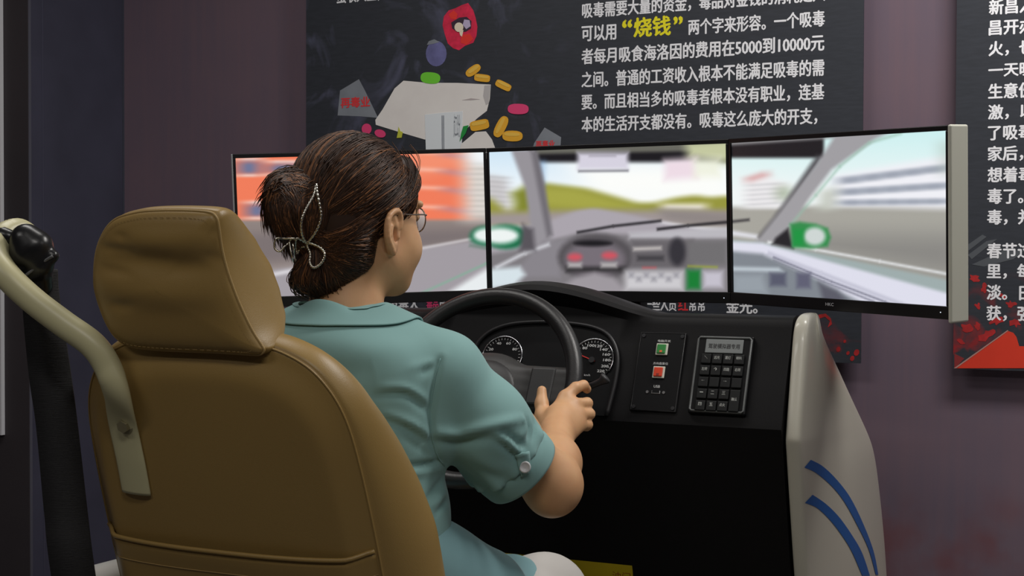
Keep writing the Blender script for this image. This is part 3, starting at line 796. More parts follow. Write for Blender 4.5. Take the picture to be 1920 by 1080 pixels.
for k, pf in (('L', paint_left), ('C', paint_center), ('R', paint_right)):
    MF_ = mon_frame(k)
    t = root('monitor', MON_LABEL[k], 'monitor', MF_, 'three monitors of the driving simulator')
    w, h = SCR_W / 2, SCR_H / 2; bx, bt, bb = .0062, .009, .0225
    bm = bmesh.new()
    for d in ((-w - bx, w + bx, -.004, .010, h, h + bt), (-w - bx, w + bx, -.004, .010, -h - bb, -h), (-w - bx, -w, -.004, .010, -h, h), (w, w + bx, -.004, .010, -h, h)): bm_box(bm, *d, bevel=.0012)
    bm_obj('bezel', bm, M_BEZEL, t)
    box('housing', (-w - bx + .001, w + bx - .001, .006, .036, -h - bb + .002, h + bt - .001), M_BEZEL if k != 'R' else M_BLACKPL, t, bevel=.004)
    box('housing_back', (-w * .6, w * .6, .036, .075, -h * .75, h * .6), M_BLACKPL, t, bevel=.012)
    pf(MF_).build('screen', M_SCREEN, t)
    if k == 'R':
        box('side_cover', (w + bx - .001, w + bx + .007, -.006, .040, -h - bb - .006, h + bt + .001), M_GREYWHITE, t, bevel=.0035, seg=3, label='off-white plastic side cover')
        text_obj('logo', 'HKC', M_LOGO, t, -.012, .008, -h - .0105, -.0045, h=.0058, bold=.0)
        box('standby_light', (w - .012, w - .0105, -.0046, -.003, -h - .0115, -h - .010), M_LED, t)
    if k == 'L':
        box('side_cover', (-w - bx - .003, -w - bx + .0005, -.005, .036, -h - bb, h + bt), mat('silver_edge', (150, 150, 152), .4), t, bevel=.001)
    if k == 'C':
        box('standby_light', (w - .008, w - .0065, -.0046, -.003, -h - .0125, -h - .011), M_LED, t)
        # stand behind carrying the row
        o = np.array(MF_)[:3, 3]
        st = root('monitor_stand', 'black metal stand carrying the three monitors behind the dashboard', 'monitor stand', frame(np.array([o[0], o[1], 0]) + np.array(MF_)[:3, 1] * .125, SR, SU, Z))
        zt = o[2]
        box('post', (-.04, .04, -.02, .03, 0, zt + .05), M_BLACKPL, st, bevel=.004)
        box('foot', (-.35, .35, -.02, .22, 0, .03), M_BLACKPL, st, bevel=.006)
        box('crossbar', (-.15, .15, -.05, -.02, zt - .03, zt + .03), M_BLACKPL, st, bevel=.004)
        for k2 in 'LR':
            q = np.array(mon_frame(k2)); e = q[:3, 3] + q[:3, 1] * .076
            Vt, Ft = tube([o + np.array(MF_)[:3, 1] * .10, o * .45 + e * .55 + np.array(MF_)[:3, 1] * .10, e], .014)
            meshobj('arm', Vt, Ft, M_BLACKPL, st, world=True)

# ------------------------------------------------------------------ simulator console
con = root('simulator_console', 'black driving simulator dashboard with gauges, keypad and white side panel', 'dashboard', M_SIM)
def hood(a): return .056 * math.cos(min(abs(a - .0) / .25, 1) * math.pi / 2) ** 1.35
def profile(a):
    b = hood(a)
    P = [(.305, .02), (.294, .38), (.25, .546), (.176, .826), (.168, .845), (.1725, .86), (.2, .925), (.228, .985), (.2414 + b * .254, 1.022 + b * .6), (.246 - b * .35, 1.034 + b * .92), (.252 - b * .35, 1.040 + b), (.272 - b * .1, 1.044 + b * 1.04), (.32, 1.042 + b), (.40, 1.032 + b * .55), (.46, 1.02), (.47, 1.0), (.47, .02)]
    return [(a, s, zz) for s, zz in P]
aa = list(np.linspace(-.52, .512, 60))
V, Fs = loft([profile(a) for a in aa])
o = meshobj('dashboard_shell', V, Fs, M_BLACKSH, con); fix_normals(o)
o.data.polygons.foreach_set('use_smooth', [True] * len(o.data.polygons))
md = o.modifiers.new('edge', 'EDGE_SPLIT'); md.split_angle = math.radians(35)
# the driver-facing panel's own frame
TF = math.radians(23)
FX, FY, FZ = np.array([1.0, 0, 0]), np.array([0, math.sin(TF), math.cos(TF)]), np.array([0, -math.cos(TF), math.sin(TF)])
M_FACE = frame(np.array([0, .2045, .935]) + FZ * .0, FX, FY, FZ)
_fo = sim2world(np.array([0, .2045, .935])); _fy = SU * math.sin(TF) + Z * math.cos(TF); _fn = -SU * math.cos(TF) + Z * math.sin(TF)
def face(x, y):
    q = hit(x, y, _fo, _fn) - _fo; return np.array([q @ SR, q @ _fy])
def fbox(name, x0, x1, y0, y1, z0, z1, m, parent, bevel=0.0, label=None, seg=2):
    bm = bmesh.new(); bm_box(bm, x0, x1, y0, y1, z0, z1, M=M_FACE, bevel=bevel, seg=seg)
    return bm_obj(name, bm, m, parent, label=label)
def fdisc(bm, cx, cy, rad, z0, z1, n=32):
    r_ = bmesh.ops.create_cone(bm, cap_ends=True, segments=n, radius1=rad, radius2=rad, depth=z1 - z0)
    bmesh.ops.transform(bm, matrix=M_FACE @ Matrix.Translation((cx, cy, (z0 + z1) / 2)), verts=r_['verts'])
def fpath(name, pts, rad, m, parent, closed=False, n=8):
    A = np.array(M_FACE); P = np.asarray(pts) @ A[:3, :3].T + A[:3, 3]
    V, Fs = tube(P, rad, n, closed); return fix_normals(meshobj(name, V, Fs, m, parent))
def ftext(name, s, m, parent, x0, x1, yc, z, h=None, bold=0.0): return text_obj(name, s, m, parent, x0, x1, yc, z, h, bold, M=M_FACE)
# instrument panel
M_DIAL = mat('dial_black', (10, 10, 12), .5, spec=.15); M_CHROME = mat('chrome', (200, 200, 205), .18, metal=1.0); M_NEEDLE = mat('needle_red', (200, 40, 36), .5)
M_TICK = mat('tick_white', (200, 200, 200), .5); M_PANEL = mat('panel_black', (13, 13, 15), .45, spec=.18)
arch = [(-.115, -.09), (-.117, .02), (-.10, .06), (-.06, .083), (.0, .092), (.07, .092), (.13, .084), (.165, .066), (.186, .03), (.19, -.02), (.183, -.09)]
ar = smooth_path([(x, y, 0) for x, y in arch], 50)
ip = bmesh.new(); vs = [ip.verts.new(Vector((p[0], p[1], .0))) for p in ar]; f = ip.faces.new(vs)
ex = bmesh.ops.extrude_face_region(ip, geom=[f])
bmesh.ops.translate(ip, vec=(0, 0, .004), verts=[v for v in ex['geom'] if isinstance(v, bmesh.types.BMVert)])
bmesh.ops.transform(ip, matrix=M_FACE, verts=ip.verts)
ip = bm_obj('instrument_panel', ip, M_PANEL, con)
fpath('binnacle_rim', [(p[0], p[1], .006) for p in ar], .0045, M_BLACKPL, ip)
GAUGES = [((943, 671), [('20', 150), ('40', 112), ('60', 72), ('80', 34), ('', -2)], 195, 'left'), ((1112, 677), [('60', 158), ('80', 128), ('100', 103), ('120', 72), ('140', 47), ('160', 24), ('180', 2), ('200', -22), ('220', -45)], 160, 'right')]
for (gx, gy), nums, nd, _ in GAUGES:
    cx, cy = face(gx, gy); R = .0425
    bm = bmesh.new(); fdisc(bm, cx, cy, R, .004, .0055); bm_obj('gauge_face', bm, M_DIAL, ip)
    fpath('gauge_ring', [(cx + R * math.cos(t), cy + R * math.sin(t), .006) for t in np.linspace(-.5, math.pi + .5, 40)], .0017, M_CHROME, ip)
    bm = bmesh.new()
    for t in np.linspace(-50, 230, 29):
        T = M_FACE @ Matrix.Translation((cx, cy, 0)) @ Matrix.Rotation(math.radians(t), 4, 'Z')
        bm_box(bm, R - .007, R - .003, -.0004, .0004, .0055, .0059, M=T)
    bm_obj('gauge_ticks', bm, M_TICK, ip)
    for s_, a_ in nums:
        if s_:
            wd_ = .0024 * len(s_); x = cx + (R - .0125) * math.cos(math.radians(a_)); y = cy + (R - .0125) * math.sin(math.radians(a_))
            ftext('gauge_numeral', s_, M_TICK, ip, x - wd_, x + wd_, y, .0060, h=.0050, bold=.02)
    bm = bmesh.new(); T = M_FACE @ Matrix.Translation((cx, cy, 0)) @ Matrix.Rotation(math.radians(nd), 4, 'Z')
    bm_box(bm, -.006, R - .010, -.0009, .0009, .006, .0072, M=T); bm_obj('needle', bm, M_NEEDLE, ip)
    bm = bmesh.new(); fdisc(bm, cx, cy, .006, .0055, .009, 16); bm_obj('needle_cap', bm, M_BLACKPL, ip)
cx, cy = face(1103, 705); ftext('gauge_lettering', 'km/h', M_TICK, ip, cx - .006, cx + .006, cy, .0060, h=.004)
# button panel
bp = fbox('button_panel', .225, .316, -.077, .079, .001, .0045, M_PANEL, con, bevel=.0018)
bmx = [(.225 + .0015, -.0755, .316 - .0015, .0775)]
fpath('panel_edge', [(.227, -.075, .0045), (.314, -.075, .0045), (.314, .077, .0045), (.227, .077, .0045)], .0009, M_BLACKPL, bp, closed=True, n=6)
for (sx, sy) in ((.233, .071), (.309, .071), (.233, -.069), (.309, -.069)):
    bm = bmesh.new(); fdisc(bm, sx, sy, .0036, .0045, .0062, 14); fdisc(bm, sx, sy, .0015, .0062, .0064, 6); bm_obj('screw', bm, M_ALU if False else mat('screw_black', (70, 70, 72), .3, metal=.8), bp)
m_gb = mat('button_green', (40, 130, 56), .4); m_rb = mat('button_red', (214, 62, 28), .4); m_rim = mat('button_rim', (206, 204, 190), .5)
for (bx_, by_), mm, lab, lx in (((1243, 657), m_gb, '电脑开关', (1235, 1259, 641)), ((1237, 700), m_rb, '方向盘复位', (1226, 1254, 683))):
    x, y = face(bx_, by_)
    bt_ = fbox('button', x - .0115, x + .0115, y - .0115, y + .0115, .0045, .0075, m_rim, bp, bevel=.001)
    fbox('button_cap', x - .009, x + .008, y - .009, y + .009, .0072, .0100, mm, bp, bevel=.0012)
    fbox('button_mark', x - .003, x + .002, y - .007, y - .003, .0098, .0104, mat('button_mark', (224, 110, 60), .5) if mm is m_gb else mat('button_mark_dark', (140, 40, 24), .5), bp)
    a, c = face(lx[0], lx[2]), face(lx[1], lx[2]); ftext('button_lettering', lab, M_TICK, bp, a[0], c[0], (a[1] + c[1]) / 2, .0047, h=.0048, bold=.01)
a = face(1233, 726); ftext('button_lettering', 'USB', M_TICK, bp, a[0] - .006, a[0] + .006, a[1], .0047, h=.005, bold=.01)
a = face(1231, 737); fbox('usb_socket', a[0] - .0085, a[0] + .0085, a[1] - .003, a[1] + .003, .0045, .0055, mat('usb_metal', (150, 150, 152), .3, metal=.9), bp, bevel=.0006)
fbox('usb_slot', a[0] - .007, a[0] + .007, a[1] - .0012, a[1] + .003, .0053, .0058, M_PANEL, bp)
for dx in (-.0165, .0155):
    bm = bmesh.new(); fdisc(bm, a[0] + dx, a[1], .0028, .0045, .0058, 12); bm_obj('screw', bm, mat('screw_steel', (150, 150, 152), .3, metal=.9), bp)
# keypad
M_KFRAME = mat('keypad_frame', (84, 86, 86), .3, spec=.6); M_KEY = mat('key_black', (20, 21, 22), .5, spec=.25, bump=.1, bscale=900); M_KLAB = mat('keypad_plate', (120, 124, 124), .4); M_KINK = mat('keypad_ink', (40, 40, 42), .6); M_LEG = mat('key_legend', (186, 188, 184), .5)
kp = fbox('keypad', .340, .4475, -.0775, .0725, .0005, .012, M_PANEL, con, bevel=.003)
fpath('keypad_frame', [(.347, -.0735, .012), (.44, -.0735, .012), (.4435, -.07, .012), (.4435, .065, .012), (.44, .0685, .012), (.347, .0685, .012), (.3435, .065, .012), (.3435, -.07, .012)], .0024, M_KFRAME, kp, True)
fbox('name_plate', .3585, .4295, .0375, .0645, .012, .0145, M_KLAB, kp, bevel=.0012)
ftext('name_plate_lettering', '驾驶模拟器专用', M_KINK, kp, .3645, .4235, .051, .0147, h=.0095, bold=.015)
KX = [.3545 + .0208 * i for i in range(4)]; KY = [.0255 - .0224 * j for j in range(5)]
LEGN = [['＼', '远光', '雾灯', '喇叭'], ['左转', '↑', '四路', '右转'], ['←', '', '→', ''], ['一', '二', '三', '确认'], ['四', '五', '点火', None]]
for j in range(5):
    for i in range(4):
        if LEGN[j][i] is None: continue
        x, y = KX[i], KY[j]; tall = (i == 3 and j == 3); y0 = y - .0095 - (.0224 if tall else 0)
        bm = bmesh.new(); vs = bm_box(bm, x - .0006, x + .0182, y0, y + .0095, .012, .0175, bevel=.0016)
        bmesh.ops.transform(bm, matrix=M_FACE, verts=bm.verts); bm_obj('key', bm, M_KEY, kp)
        if LEGN[j][i]:
            s_ = LEGN[j][i]; w2 = .0032 if len(s_) == 1 else .0052; yy = y + .0025 - (.011 if tall else 0)
            ftext('key_legend', s_, M_LEG, kp, x + .0088 - w2, x + .0088 + w2, yy, .0177, h=.0016 if s_ == '一' or s_ in '←→' else .0062, bold=.0)
# steering column and stalk
TWH = math.radians(28.3)
WY = np.array([0, math.sin(TWH), math.cos(TWH)]); WZ = np.array([0, -math.cos(TWH), math.sin(TWH)])
WC = np.array([0, 0, .916])
V, Fs = tube([WC - WZ * .035, WC - WZ * .09, WC - WZ * .26], [.036, .045, .055], 24); fix_normals(meshobj('steering_column', V, Fs, M_BLACKPL, con))
e = simloc(hit(1131, 713, sim2world(np.array([0, .055, .9])), SU)); b0 = WC - WZ * .085
V, Fs = tube(smooth_path([b0 + np.array([.03, 0, 0]), b0 * .4 + e * .6 + np.array([0, 0, -.012]), e + np.array([-.012, 0, -.006]), e + np.array([.006, .002, .006])], 16), [.006] * 11 + [.0065, .009, .011, .011, .008], 12)
fix_normals(meshobj('turn_signal_stalk', V, Fs, mat('stalk_grey', (52, 52, 54), .45), con))
# white cheek panels
M_CHEEK = mat('cheek_white', (200, 196, 182), .28, spec=.5, coat=.15)
def prof_interp(tab, zz):
    zs = [t[0] for t in tab]; return float(np.interp(zz, zs, [t[1] for t in tab]))
front_t = [(0, .34), (.40, .305), (.56, .25), (.75, .198), (.826, .178), (.86, .186), (.95, .212), (1.035, .236), (1.045, .245)]
AO = .585
back_px = [(1668, 1080), (1662, 1000), (1652, 900), (1640, 830), (1600, 745), (1560, 660), (1528, 607)]
def cheek_flare(zz): return max(0.0, min(1.0, (1.06 - zz) / .3)) ** .6          # the outer face flares below the top
def cheek_out(zz): return .5135 + .030 + .042 * cheek_flare(zz)
bt_ = []
for q in back_px:
    zz = .8
    for _ in range(6):
        h_ = simloc(hit(*q, sim2world(np.array([cheek_out(zz) - .004, 0, 0])), SR)); zz = h_[2]
    bt_.append((h_[2], h_[1] + .012))
bt_ = [(0, bt_[0][1] + .12)] + bt_
rings = []
zs = [.012, .02, .15, .35, .5, .6, .7, .76, .80, .818, .826, .838, .86, .9, .94, .98, 1.01, 1.03, 1.040, 1.046, 1.049]
def cheek_ring(zz, sg=1, shrink=0.0):
    sf = prof_interp(front_t, zz) + shrink; sb = max(prof_interp(bt_, zz), sf + .08) - shrink * 1.0
    fl = cheek_flare(zz); a0 = .5135; ao = cheek_out(zz); i_ = shrink * .35
    m_ = sf + min(.22, (sb - sf) * .5)
    P = [(a0 + i_, sf + .006), (a0 + .004 + i_, sf + .001), (a0 + .010, sf), (a0 + .024 - i_, sf + .001), (a0 + .0295 - i_, sf + .006), (a0 + .032 - i_, sf + .018), (a0 + .034 - i_ + .006 * fl, sf + .045), (ao - .014 * fl - i_, (sf + m_) / 2 + .02), (ao - .004 * fl - i_, m_), (ao - i_, (m_ + sb) / 2), (ao - .002 - i_, sb - .03), (ao - .012 - i_, sb - .008), (ao - .03, sb), (a0 + .02, sb), (a0 + i_, sb - .01)]
    return [(sg * a, s, zz) for a, s in P]
for i, zz in enumerate(zs): rings.append(cheek_ring(zz, 1, {1.030: .003, 1.040: .008, 1.046: .016, 1.049: .03}.get(zz, 0)))
V, Fs = loft(rings); pn = fix_normals(meshobj('side_panel', V, Fs, M_CHEEK, con, label='glossy white side panel'))
sb_ = pn.modifiers.new('sub', 'SUBSURF'); sb_.levels = 2; sb_.render_levels = 2
bpy.context.view_layer.update()
_em = pn.evaluated_get(bpy.context.evaluated_depsgraph_get()).to_mesh()
CHEEK = Caster(sim2world(np.array([v.co for v in _em.vertices])), [tuple(q.vertices) for q in _em.polygons])
rings = [cheek_ring(zz, -1, {1.030: .003, 1.040: .008, 1.046: .016, 1.049: .03}.get(zz, 0)) for zz in zs]
V, Fs = loft(rings); V[:, 0] -= .008; pn2 = fix_normals(meshobj('side_panel', V, Fs, M_CHEEK, con, label='glossy white side panel'))
sb_ = pn2.modifiers.new('sub', 'SUBSURF'); sb_.levels = 1; sb_.render_levels = 2
def c8(*p): return [(1380 + x / 2.0765, 560 + y / 2.0765) for x, y in p]
SW = [(c8((290, 627), (340, 655), (400, 715), (450, 785), (500, 890), (535, 985), (553, 1075)), c8((265, 657), (310, 678), (370, 728), (420, 790), (470, 880), (515, 975), (543, 1075))),
      (c8((297, 763), (350, 800), (400, 850), (450, 920), (490, 990), (520, 1078)), c8((267, 795), (315, 815), (365, 862), (410, 920), (450, 985), (490, 1078)))]
M_BLUE = mat('stripe_blue', (22, 92, 164), .35)
for A_, B_ in SW:
    A_ = smooth_path([(x, y, 0) for x, y in A_], 30)[:, :2]; B_ = smooth_path([(x, y, 0) for x, y in B_], 30)[:, :2]
    cols = []
    for i in range(30): cols.append([A_[i] * (1 - t) + B_[i] * t for t in np.linspace(0, 1, 7)])
    V = []
    for c in cols:
        hh = CHEEK(c, .0008); V.append(hh if len(hh) == 7 else V[-1])
    V = [simloc(q) for c in V for q in c]
    Fs = [(i * 7 + j, i * 7 + j + 1, (i + 1) * 7 + j + 1, (i + 1) * 7 + j) for i in range(29) for j in range(6)]
    meshobj('blue_stripe', V, Fs, M_BLUE, pn)
# yellow notice on the lower front
sl = math.atan2(.25 - .176, .826 - .546)
YX, YY, YZ = np.array([1.0, 0, 0]), np.array([0, -math.sin(sl), math.cos(sl)]), np.array([0, -math.cos(sl), -math.sin(sl)])
M_YF = frame(np.array([0, .2464, .560]), YX, YY, YZ)
bm = bmesh.new(); bm_box(bm, -.117, .205, -.13, .0, .0006, .0016, M=M_YF); yn = bm_obj('yellow_notice', bm, mat('notice_yellow', (196, 172, 22), .5), con)
text_obj('notice_lettering', '油门', mat('notice_ink', (150, 60, 24), .6), yn, .163, .200, -.024, .0019, h=.0175, bold=.0, M=M_YF)
# ------------------------------------------------------------------ steering wheel
M_WH = frame(sim2world(WC), SR, SU * math.sin(TWH) + Z * math.cos(TWH), -SU * math.cos(TWH) + Z * math.sin(TWH))
sw = root('steering_wheel', 'black steering wheel with padded hub in front of the gauges', 'steering wheel', M_WH)
M_LEATH = mat('wheel_leather', (34, 33, 34), .38, spec=.5, bump=.15, bscale=500); M_HUB = mat('hub_plastic', (50, 49, 49), .5, bump=.06, bscale=700)
th = np.linspace(0, 2 * math.pi, 97)[:-1]
V, Fs = tube(np.stack([.1825 * np.cos(th), .1825 * np.sin(th), 0 * th], -1), .0155, 18, True); fix_normals(meshobj('rim', V, Fs, M_LEATH, sw))
S_ = Soft((-.2, -.2, -.07), (.2, .12, .03), .004)
S_.ell((0, .0, -.024), (.092, .076, .030), k=.01)
for sg in (-1, 1):
    for yy in (.030, .012, -.006, -.024): S_.cone((sg * .05, yy * 1.2, -.024), (sg * .178, yy, -.003), .017, .0125, .012)
    S_.cone((sg * .03, -.05, -.024), (sg * .055, -.172, -.004), .02, .011, .02)
V, Fs = S_.mesh(); meshobj('hub', V, Fs, M_HUB, sw)
S_ = Soft((-.09, -.09, -.03), (.09, .07, .03), .004); S_.ell((0, -.006, -.004), (.070, .060, .016), k=.01); V, Fs = S_.mesh(); meshobj('airbag_cover', V, Fs, mat('airbag_plastic', (40, 39, 40), .5), sw)
for sg in (-1, 1):
    box('spoke_trim', (sg * .122 - .024, sg * .122 + .024, -.034, .038, -.002, .008), mat('spoke_trim', (46, 46, 47), .42), sw, bevel=.004)
# ------------------------------------------------------------------ driver seat
def leather(name, rgb):
    m, N, L, b = newmat(name)
    tc = N.new('ShaderNodeTexCoord'); c = lin(rgb)
    n = N.new('ShaderNodeTexNoise'); n.inputs['Scale'].default_value = 5; n.inputs['Detail'].default_value = 3; L.new(tc.outputs['Object'], n.inputs['Vector'])
    r = N.new('ShaderNodeValToRGB'); r.color_ramp.elements[0].color = (*(c * .93), 1); r.color_ramp.elements[1].color = (*(c * 1.06), 1)
    L.new(n.outputs['Fac'], r.inputs[0]); L.new(r.outputs[0], b.inputs['Base Color'])
    v = N.new('ShaderNodeTexVoronoi'); v.inputs['Scale'].default_value = 700; L.new(tc.outputs['Object'], v.inputs['Vector'])
    bp = N.new('ShaderNodeBump'); bp.inputs['Strength'].default_value = .12; bp.inputs['Distance'].default_value = .0006; L.new(v.outputs['Distance'], bp.inputs['Height']); L.new(bp.outputs[0], b.inputs['Normal'])
    b.inputs['Roughness'].default_value = .42; b.inputs['Specular IOR Level'].default_value = .45
    return m
M_TAN = leather('tan_leather', (150, 122, 70)); M_PIPE = leather('tan_piping', (166, 138, 88)); M_STITCH = mat('stitching', (150, 124, 78), .6)
M_CREAM = mat('cream_paint', (196, 190, 150), .38, spec=.5); M_BELT = mat('belt_webbing', (26, 25, 27), .7, bump=.5, bscale=60, bstretch=(1, 1, 30)); M_GUIDE = mat('guide_plastic', (28, 28, 30), .3)
seat = root('driver_seat', 'tan leather driver seat with headrest and back pocket', 'seat', frame(wl(.01, -.65, 0), SR, SU, Z))
def to_seat(V): V = np.asarray(V, float); return V - np.array([.01, -.65, 0])     # simulator frame -> seat frame
def plane_frame(s0, z0, tilt):
    t = math.radians(tilt); return np.array([0, s0, z0]), np.array([0, -math.sin(t), math.cos(t)]), np.array([0, math.cos(t), math.sin(t)])   # origin, up, forward
def sstep(t): t = np.clip(t, 0, 1); return t * t * (3 - 2 * t)
def seat_mesh(name, V, Fs, m, par): return fix_normals(meshobj(name, to_seat(V), Fs, m, par))
# headrest
ho, hu, hf = plane_frame(-.862, 1.034, 15); HC = -.007
hout = [(0, -.006), (.06, -.006), (.11, -.007), (.130, -.0065), (.1365, -.001), (.134, .006), (.123, .026), (.110, .062), (.101, .1), (.098, .13), (.0985, .155), (.097, .168), (.087, .1745), (.05, .177), (0, .177), (-.03, .174), (-.058, .167), (-.08, .151), (-.1, .122), (-.112, .08), (-.109, .045), (-.097, .014), (-.075, -.001), (-.04, -.005)]
out = smooth_path([(x, y, 0) for x, y in hout], 120, True)[:, :2]
cen = np.array([0, .082])
def hr_ring(sc, d, n=0.0): return [ho + np.array([HC, 0, 0]) + np.array([1.0, 0, 0]) * p[0] + hu * p[1] + hf * (d * (np.interp(p[1], [-.007, .02, .05, .08, .12, .177], [.55, .95, 1.1, 1.12, .94, .44]) if d > .012 else 1.0)) for p in cen + (out - cen) * sc + n]
spec = [(.02, -.016), (.1, -.016), (.2, -.0157), (.3, -.0155), (.38, -.0152), (.46, -.015), (.55, -.0145), (.62, -.014), (.69, -.0133), (.75, -.0125), (.8, -.0114), (.84, -.0103), (.88, -.009), (.95, -.005), (.985, -.0015), (.992, .002), (.99, .004), (1.0, .007), (1.012, .016), (1.02, .03), (1.018, .045), (1.0, .062), (.965, .078), (.90, .092), (.8, .102), (.62, .110), (.4, .114), (.02, .116)]
V, Fs = loft([hr_ring(a, b) for a, b in spec])
N_ = np.zeros_like(V)
hr = None
Nw = np.tile(-hf, (len(V), 1))
HCAST = Caster(sim2world(V), Fs)
def hrw(pts, amp, w):
    L_ = [simloc(q) for q in HCAST(pts)]
    if len(L_) > 1: wrinkle(V, Nw, L_, amp, w)
hrw([(186, 480), (260, 490), (330, 500), (405, 498)], -.0075, .014); hrw([(184, 445), (230, 450), (300, 452), (395, 448)], .0045, .014)
hrw([(178, 532), (240, 546), (320, 556), (415, 552)], .0055, .018); hrw([(184, 462), (210, 468), (250, 470)], -.0035, .005); hrw([(178, 500), (205, 508), (240, 512)], -.0035, .006); hrw([(196, 432), (215, 442), (245, 446)], -.003, .005)
hrw([(180, 565), (205, 572), (250, 574)], -.003, .007); hrw([(385, 478), (405, 484), (420, 490)], -.003, .006); hrw([(380, 430), (398, 434), (412, 436)], -.0025, .005)
hr = seat_mesh('headrest', V, Fs, M_TAN, seat); sub(hr, seat)
md = hr.modifiers.new('sub', 'SUBSURF'); md.levels = 1; md.render_levels = 1
V, Fs = tube([q - hf * .001 for q in hr_ring(.995, .003)], .0017, 6, True); seat_mesh('piping', V, Fs, M_PIPE, hr)
bm = bmesh.new()
ring = hr_ring(.925, -.0072)
for i in range(0, 120, 1):
    p, q = to_seat(ring[i]), to_seat(ring[(i + 1) % 120]); 
    if np.linalg.norm(q - p) < 1e-6: continue
    m_ = p * .8 + q * .2; n_ = p * .2 + q * .8; w_ = hf * .0012; v0 = hu * .0004
    vs = [bm.verts.new(Vector(x)) for x in (m_ - w_ - v0, n_ - w_ - v0, n_ - w_ + v0, m_ - w_ + v0)]; bm.faces.new(vs)
bm_obj('stitching', bm, M_STITCH, hr)['kind'] = 'stuff'
# headrest posts
V, Fs = tube([ho + hf * .055 + np.array([HC, 0, 0]) + hu * .03, ho + hf * .055 + np.array([HC, 0, 0]) - hu * .12], .035, 14); seat_mesh('headrest_neck', V, Fs, M_TAN, seat)
# backrest
bo, bu, bf = plane_frame(-.79, .86, 18); BC = .018
bh = [(.193, .0), (.192, .06), (.186, .105), (.176, .135), (.160, .162), (.138, .182), (.11, .197), (.076, .206), (.03, .211), (-.02, .214), (-.08, .216), (-.15, .217), (-.24, .217), (-.33, .213), (-.38, .205), (-.41, .18), (-.42, .12), (-.42, .05), (-.42, 0)]
bout = smooth_path([(x, y, 0) for y, x in bh] + [(-x, y, 0) for y, x in bh[-2:0:-1]], 160, True)[:, :2]
bcen = np.array([0, -.11])
def thick(v): return np.interp(v, [-.4, -.25, -.11, -.04, .02, .09, .16, .2], [.16, .155, .150, .13, .105, .07, .05, .045])
def flare(v): return np.interp(v, [-.4, -.11, .02, .12, .2], [.03, .028, .018, .010, .006])
def back_bulge(sig): return -.020 * sstep((1 - sig) / .16) - .004 * sstep((1 - sig) / .8)
def bk_ring(sig, df=0.0, of=0.0, absd=None):
    P = []
    for p in bout:
        q = bcen + (p - bcen) * sig; T = thick(p[1]); nrm = (p - bcen) / (np.linalg.norm(p - bcen) + 1e-9)
        q = q + nrm * flare(p[1]) * of; d = T * df if absd is None else absd
        P.append(bo + np.array([BC, 0, 0]) + np.array([1.0, 0, 0]) * q[0] + bu * q[1] + bf * d)
    return P
rings = [bk_ring(s_, absd=back_bulge(s_)) for s_ in (.02, .2, .4, .6, .75, .82, .86, .9, .94, .97, .99)]
rings += [bk_ring(.998, absd=.002), bk_ring(1.0, absd=.0045)] + [bk_ring(1.0, df, of) for df, of in ((.10, .35), (.22, .7), (.4, 1.0), (.58, 1.05), (.75, .85), (.88, .4), (.97, -.3), (1.0, -1.2))]
rings += [bk_ring(.8, .92), bk_ring(.7, .75), bk_ring(.4, .65), bk_ring(.02, .62)]
V, Fs = loft(rings); br = seat_mesh('backrest', V, Fs, M_TAN, seat); sub(br, seat)
md = br.modifiers.new('sub', 'SUBSURF'); md.levels = 1; md.render_levels = 1
V, Fs = tube(bk_ring(.998, absd=.001), .0014, 6, True); seat_mesh('piping', V, Fs, M_TAN, br)
# back pocket
nx_, ny_ = 60, 26; V = []
for j in range(ny_):
    v = -.086 - j * .011
    for i in range(nx_):
        x = (-1 + 2 * i / (nx_ - 1)); hw = np.interp(-v, [.08, .24, .33, .40], [.216, .217, .213, .19]) * .985
        lift = .0065 * (1 - abs(x) ** 6) * (1 + .9 * math.exp(-((v + .09) / .03) ** 2) * (1 - x * x))
        V.append(bo + np.array([BC + x * hw, 0, 0]) + bu * (v - .004 * (1 - abs(x) ** 8)) + bf * (back_bulge(abs(x) * .985) - lift - .001))
Fs = [(j * nx_ + i, j * nx_ + i + 1, (j + 1) * nx_ + i + 1, (j + 1) * nx_ + i) for j in range(ny_ - 1) for i in range(nx_ - 1)]
pk = seat_mesh('back_pocket', V, Fs, M_TAN, seat); sub(pk, seat)
sd = pk.modifiers.new('thick', 'SOLIDIFY'); sd.thickness = .0025; sd.offset = 0
hem = [V[i] - bf * .0008 for i in range(nx_)]; Vt, Ft = tube(hem, .0032, 8); seat_mesh('pocket_hem', Vt, Ft, M_TAN, pk)
st_ = [V[3 * nx_ + i] - bf * .0016 for i in range(nx_)]; Vt, Ft = tube(st_, .0007, 5); seat_mesh('stitching', Vt, Ft, M_STITCH, pk)
# seat cushion and base
S_ = Soft((-.32, -.78, .36), (.36, -.12, .62), .01)
S_.ell((.018, -.44, .50), (.25, .31, .055), k=.02).cone((-.22, -.68, .51), (-.22, -.22, .51), .05, .05, .04).cone((.255, -.68, .51), (.255, -.22, .51), .05, .05, .04)
V, Fs = S_.mesh(); seat_mesh('seat_cushion', V, Fs, M_TAN, seat)
box('seat_base', (-.24, .24, -.12, .42, 0, .47), M_CREAM, seat, bevel=.03)
S_ = Soft((-.36, -.86, .38), (-.2, -.3, .76), .008); S_.cone((-.262, -.77, .675), (-.272, -.42, .665), .030, .030, .02).cone((-.265, -.75, .66), (-.265, -.60, .44), .028, .03, .03).cone((-.272, -.42, .66), (-.265, -.56, .44), .028, .03, .03)
V, Fs = S_.mesh(); seat_mesh('armrest', V, Fs, mat('armrest_white', (205, 205, 200), .4), seat, )
